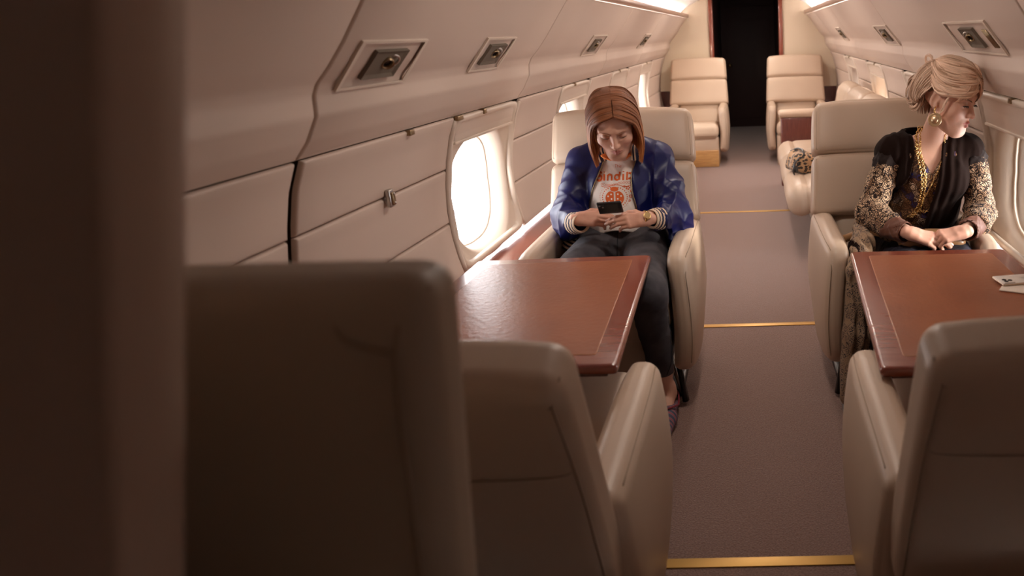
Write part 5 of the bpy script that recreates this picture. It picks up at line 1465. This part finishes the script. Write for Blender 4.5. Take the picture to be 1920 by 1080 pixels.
    V, F = nets(df, (.34, 2.30, .02), (.84, 3.05, .64), .0065); add_mesh_np('dress', smooth_mesh(V, F, 1), F, M['navyd'], t)
    # ---- patterned robe falling over the seat edge to the floor
    rb = [('c', (.41, 2.84, .60), (.37, 2.62, .575), .040, .038, 0), ('c', (.37, 2.62, .575), (.335, 2.475, .530), .038, .034, .03),
          ('c', (.335, 2.475, .530), (.325, 2.44, .30), .034, .042, .03), ('c', (.325, 2.44, .30), (.305, 2.43, .06), .042, .036, .03), ('c', (.365, 2.46, .50), (.36, 2.45, .10), .026, .026, .03)]
    def rf(P):
        d = evalp(P, rb)-.005*np.sin(P[:, 0]*170+2*np.sin(P[:, 2]*11)+P[:, 1]*60)-folds(P*A3((1, 1, .3)), 51, 70, .004); return smax(d, .028-P[:, 2], .004)
    V, F = nets(rf, (.24, 2.36, .0), (.47, 2.92, .68), .0042)
    ro = add_mesh_np('robe_panel', smooth_mesh(V, F, 1), F, M['robe'], t)
    for i in range(16):
        y = 2.62-.009*i; x = .336+.0022*math.sin(i*2.1); add_mb('fringe', tube([(x+.01, y, .607-.004*i*.5), (x-.012, y-.004, .585-.003*i), (x-.018, y-.006, .555-.003*i)], [.004, .0045, .003], 5), M['velvet'], ro)
    # shoe under the hem
    def sf2(P): return smax(smin(cone(P, (.33, 2.46, .045), (.318, 2.33, .036), .036, .036), cone(P, (.318, 2.33, .036), (.310, 2.25, .03), .036, .028), .02), .012-P[:, 2], .003)
    V, F = nets(sf2, (.25, 2.19, 0), (.40, 2.52, .1), .004); s2_ = add_mesh_np('shoe', V, F, M['shoec'], t)
    add_mb('shoe_sole', pad(.076, .30, .014, .006, n=8, xf=lambda q: np.array((q[0]+.318+(q[1])*.06, q[1]+2.37, q[2]+.008))), M['blackl'], s2_)
    # ---- earring
    ear = Rh @ A3((-.079, -.004, -.030))+Oh
    et = mesh('earring', [], [], None, t); et.name = 'earring'
    bpy.data.objects.remove(et)
    nrm = Vector(tuple(Rh @ A3((-1, -.15, .0)))).normalized(); nrm = (nrm+Vector((-.1, -.5, .1))).normalized(); c = Vector(tuple(ear))+Vector((-.002, -.006, -.042))
    Mx = Matrix.Translation(c) @ nrm.to_track_quat('Z', 'Y').to_matrix().to_4x4()
    er = add_mb('earring', lathe([(0, -.003), (.016, -.003), (.0225, -.0015), (.0240, 0), (.0225, .0016), (.0212, .0006), (.0195, .0022), (.0178, .0006), (.016, .0020), (.0140, .0004), (.0125, .0012), (.0122, .0034), (.009, .0058), (.004, .0072), (0, .0075)], 36, Mx), M['goldp'], t)
    for k in range(28):
        a = 2*math.pi*k/28; p = Mx @ Vector((.0187*math.cos(a), .0187*math.sin(a), .0022)); V_, F_ = lathe([(0, .0012), (.0009, .0008), (.0012, 0)], 6, Matrix.Translation(p) @ nrm.to_track_quat('Z', 'Y').to_matrix().to_4x4())
        if k == 0: mbx = MB()
        mbx.add(V_, F_)
    b0 = parent_loc(er); mesh('beading', [Vector(v)-b0 for v in mbx.v], mbx.f, M['gold'], er)
    add_mb('ear_hook', tube(catmull([c+Vector((0, 0, .024)), c+Vector((-.003, -.002, .030)), c+Vector((0, 0, .038)), tuple(ear)], 5), .0028, 8), M['gold'], er)
    # ---- necklaces laid on chest and blouse
    def lay(px):
        out = []
        for (x, z) in px:
            h1 = bvb.ray_cast(Vector((x, 2.3, z)), Vector((0, 1, 0))); y = h1[0].y if h1[0] is not None else 9
            h2 = bvs.ray_cast(Vector((x, 2.3, z)), Vector((0, 1, 0))); y2 = h2[0].y if h2[0] is not None else 9
            y = min(y, y2); y = y if y < 8 else 2.82
            if out and abs(y-out[-1].y) > .03: y = out[-1].y+math.copysign(.01, y-out[-1].y)
            out.append(Vector((x, y-.004, z)))
        return out
    Vb = np.concatenate(VV[:2]); Fb = np.concatenate(FF[:2]); bvs = BVHTree.FromPolygons([tuple(v) for v in Vb], [tuple(f) for f in Fb])
    def chain(P2, link, name, wire, parent=t):
        P3 = catmull([(x, 0, z) for x, z in P2], 14); P3 = lay([(p.x, p.z) for p in P3])
        # resample
        L_ = [0]
        for a, b in zip(P3[:-1], P3[1:]): L_.append(L_[-1]+(b-a).length)
        n = int(L_[-1]/link); mb = MB(); xs = np.interp(np.linspace(0, L_[-1], n), L_, [p.x for p in P3]); ys = np.interp(np.linspace(0, L_[-1], n), L_, [p.y for p in P3]); zs = np.interp(np.linspace(0, L_[-1], n), L_, [p.z for p in P3])
        pts = [Vector(q) for q in zip(xs, ys, zs)]
        for i in range(n):
            tg = (pts[min(i+1, n-1)]-pts[max(i-1, 0)]).normalized(); s_ = tg.cross(Vector((0, -1, 0))); s_ = s_.normalized() if s_.length > .01 else Vector((1, 0, 0)); nn = s_.cross(tg)
            ax = (s_ if i % 2 == 0 else (nn*.8+s_*.6).normalized())
            mb.add(*tube([pts[i]+tg*(math.cos(a)*link*.78)+ax*(math.sin(a)*link*.52) for a in np.linspace(0, 2*math.pi, 10, endpoint=False)], wire, 5, closed=True))
        b0 = parent_loc(parent); return mesh(name, [Vector(v)-b0 for v in mb.v], mb.f, M['gold'], parent)
    ch = [(.600, .962), (.590, .92), (.588, .88), (.595, .84), (.602, .79), (.603, .74), (.600, .69), (.588, .655), (.565, .632)]
    chain(ch, .0085, 'gold_chain', .0016); chain([(x+.012, z) for x, z in ch], .0075, 'gold_chain', .0014)
    chain([(.690, .94), (.685, .88), (.668, .83), (.645, .78), (.625, .73), (.605, .68), (.592, .645)], .005, 'fine_chain', .0008)
    chain([(.652, .76), (.662, .73), (.655, .69), (.640, .665), (.62, .655), (.605, .66)], .0085, 'gold_chain', .0014)
    for (x, z) in ((.590, .905), (.5885, .893), (.589, .881)):
        p = lay([(x, z)])[0]; add_mb('bead', lathe([(.0058*math.sin(a), -.0058*math.cos(a)) for a in np.linspace(0, math.pi, 9)], 14, Matrix.Translation(p)), M['gold'], t)
    return t
M['goldp'] = mat('pale_gold', (.95, .74, .48), .32, 1)
M['shoec'] = mat('cream_shoe', (.42, .33, .25), .5)
woman_two()
# tan leather bag in her lap with its strap running to the seat
def lap_bag():
    t = thing('handbag', 'tan leather bag in the blonde woman\'s lap with a long flat strap', 'handbag', (.618, 2.60, .600))
    def q(p):
        x, y, z = p; return np.array((x, y, z-.10*x*x/.1-.0))
    mesh('bag_body', *pad(.24, .085, .062, .028, (.0, .01, .004), n=14, xf=q, loc=(0, .01, -.008)), M['tanl'], t)
    b = Vector((.618, 2.60, .600)); pts = catmull([(.50, 2.61, .600), (.42, 2.66, .612), (.38, 2.75, .585), (.32, 2.80, .548), (.262, 2.86, .52), (.262, 2.93, .47)], 6)
    V = []; F = []
    for i, p in enumerate(pts):
        for dz in (-.014, .014):
            for dy in (-.0015, .0015): V.append(p-b+Vector((.003*(dz > 0), dy+dz*.6, dz)))
    for i in range(len(pts)-1):
        a = 4*i; c = a+4
        F += [(a, a+2, c+2, c), (a+1, c+1, c+3, a+3), (a, c, c+1, a+1), (a+2, a+3, c+3, c+2)]
    mesh('strap', V, F, M['tanl'], t)
lap_bag()
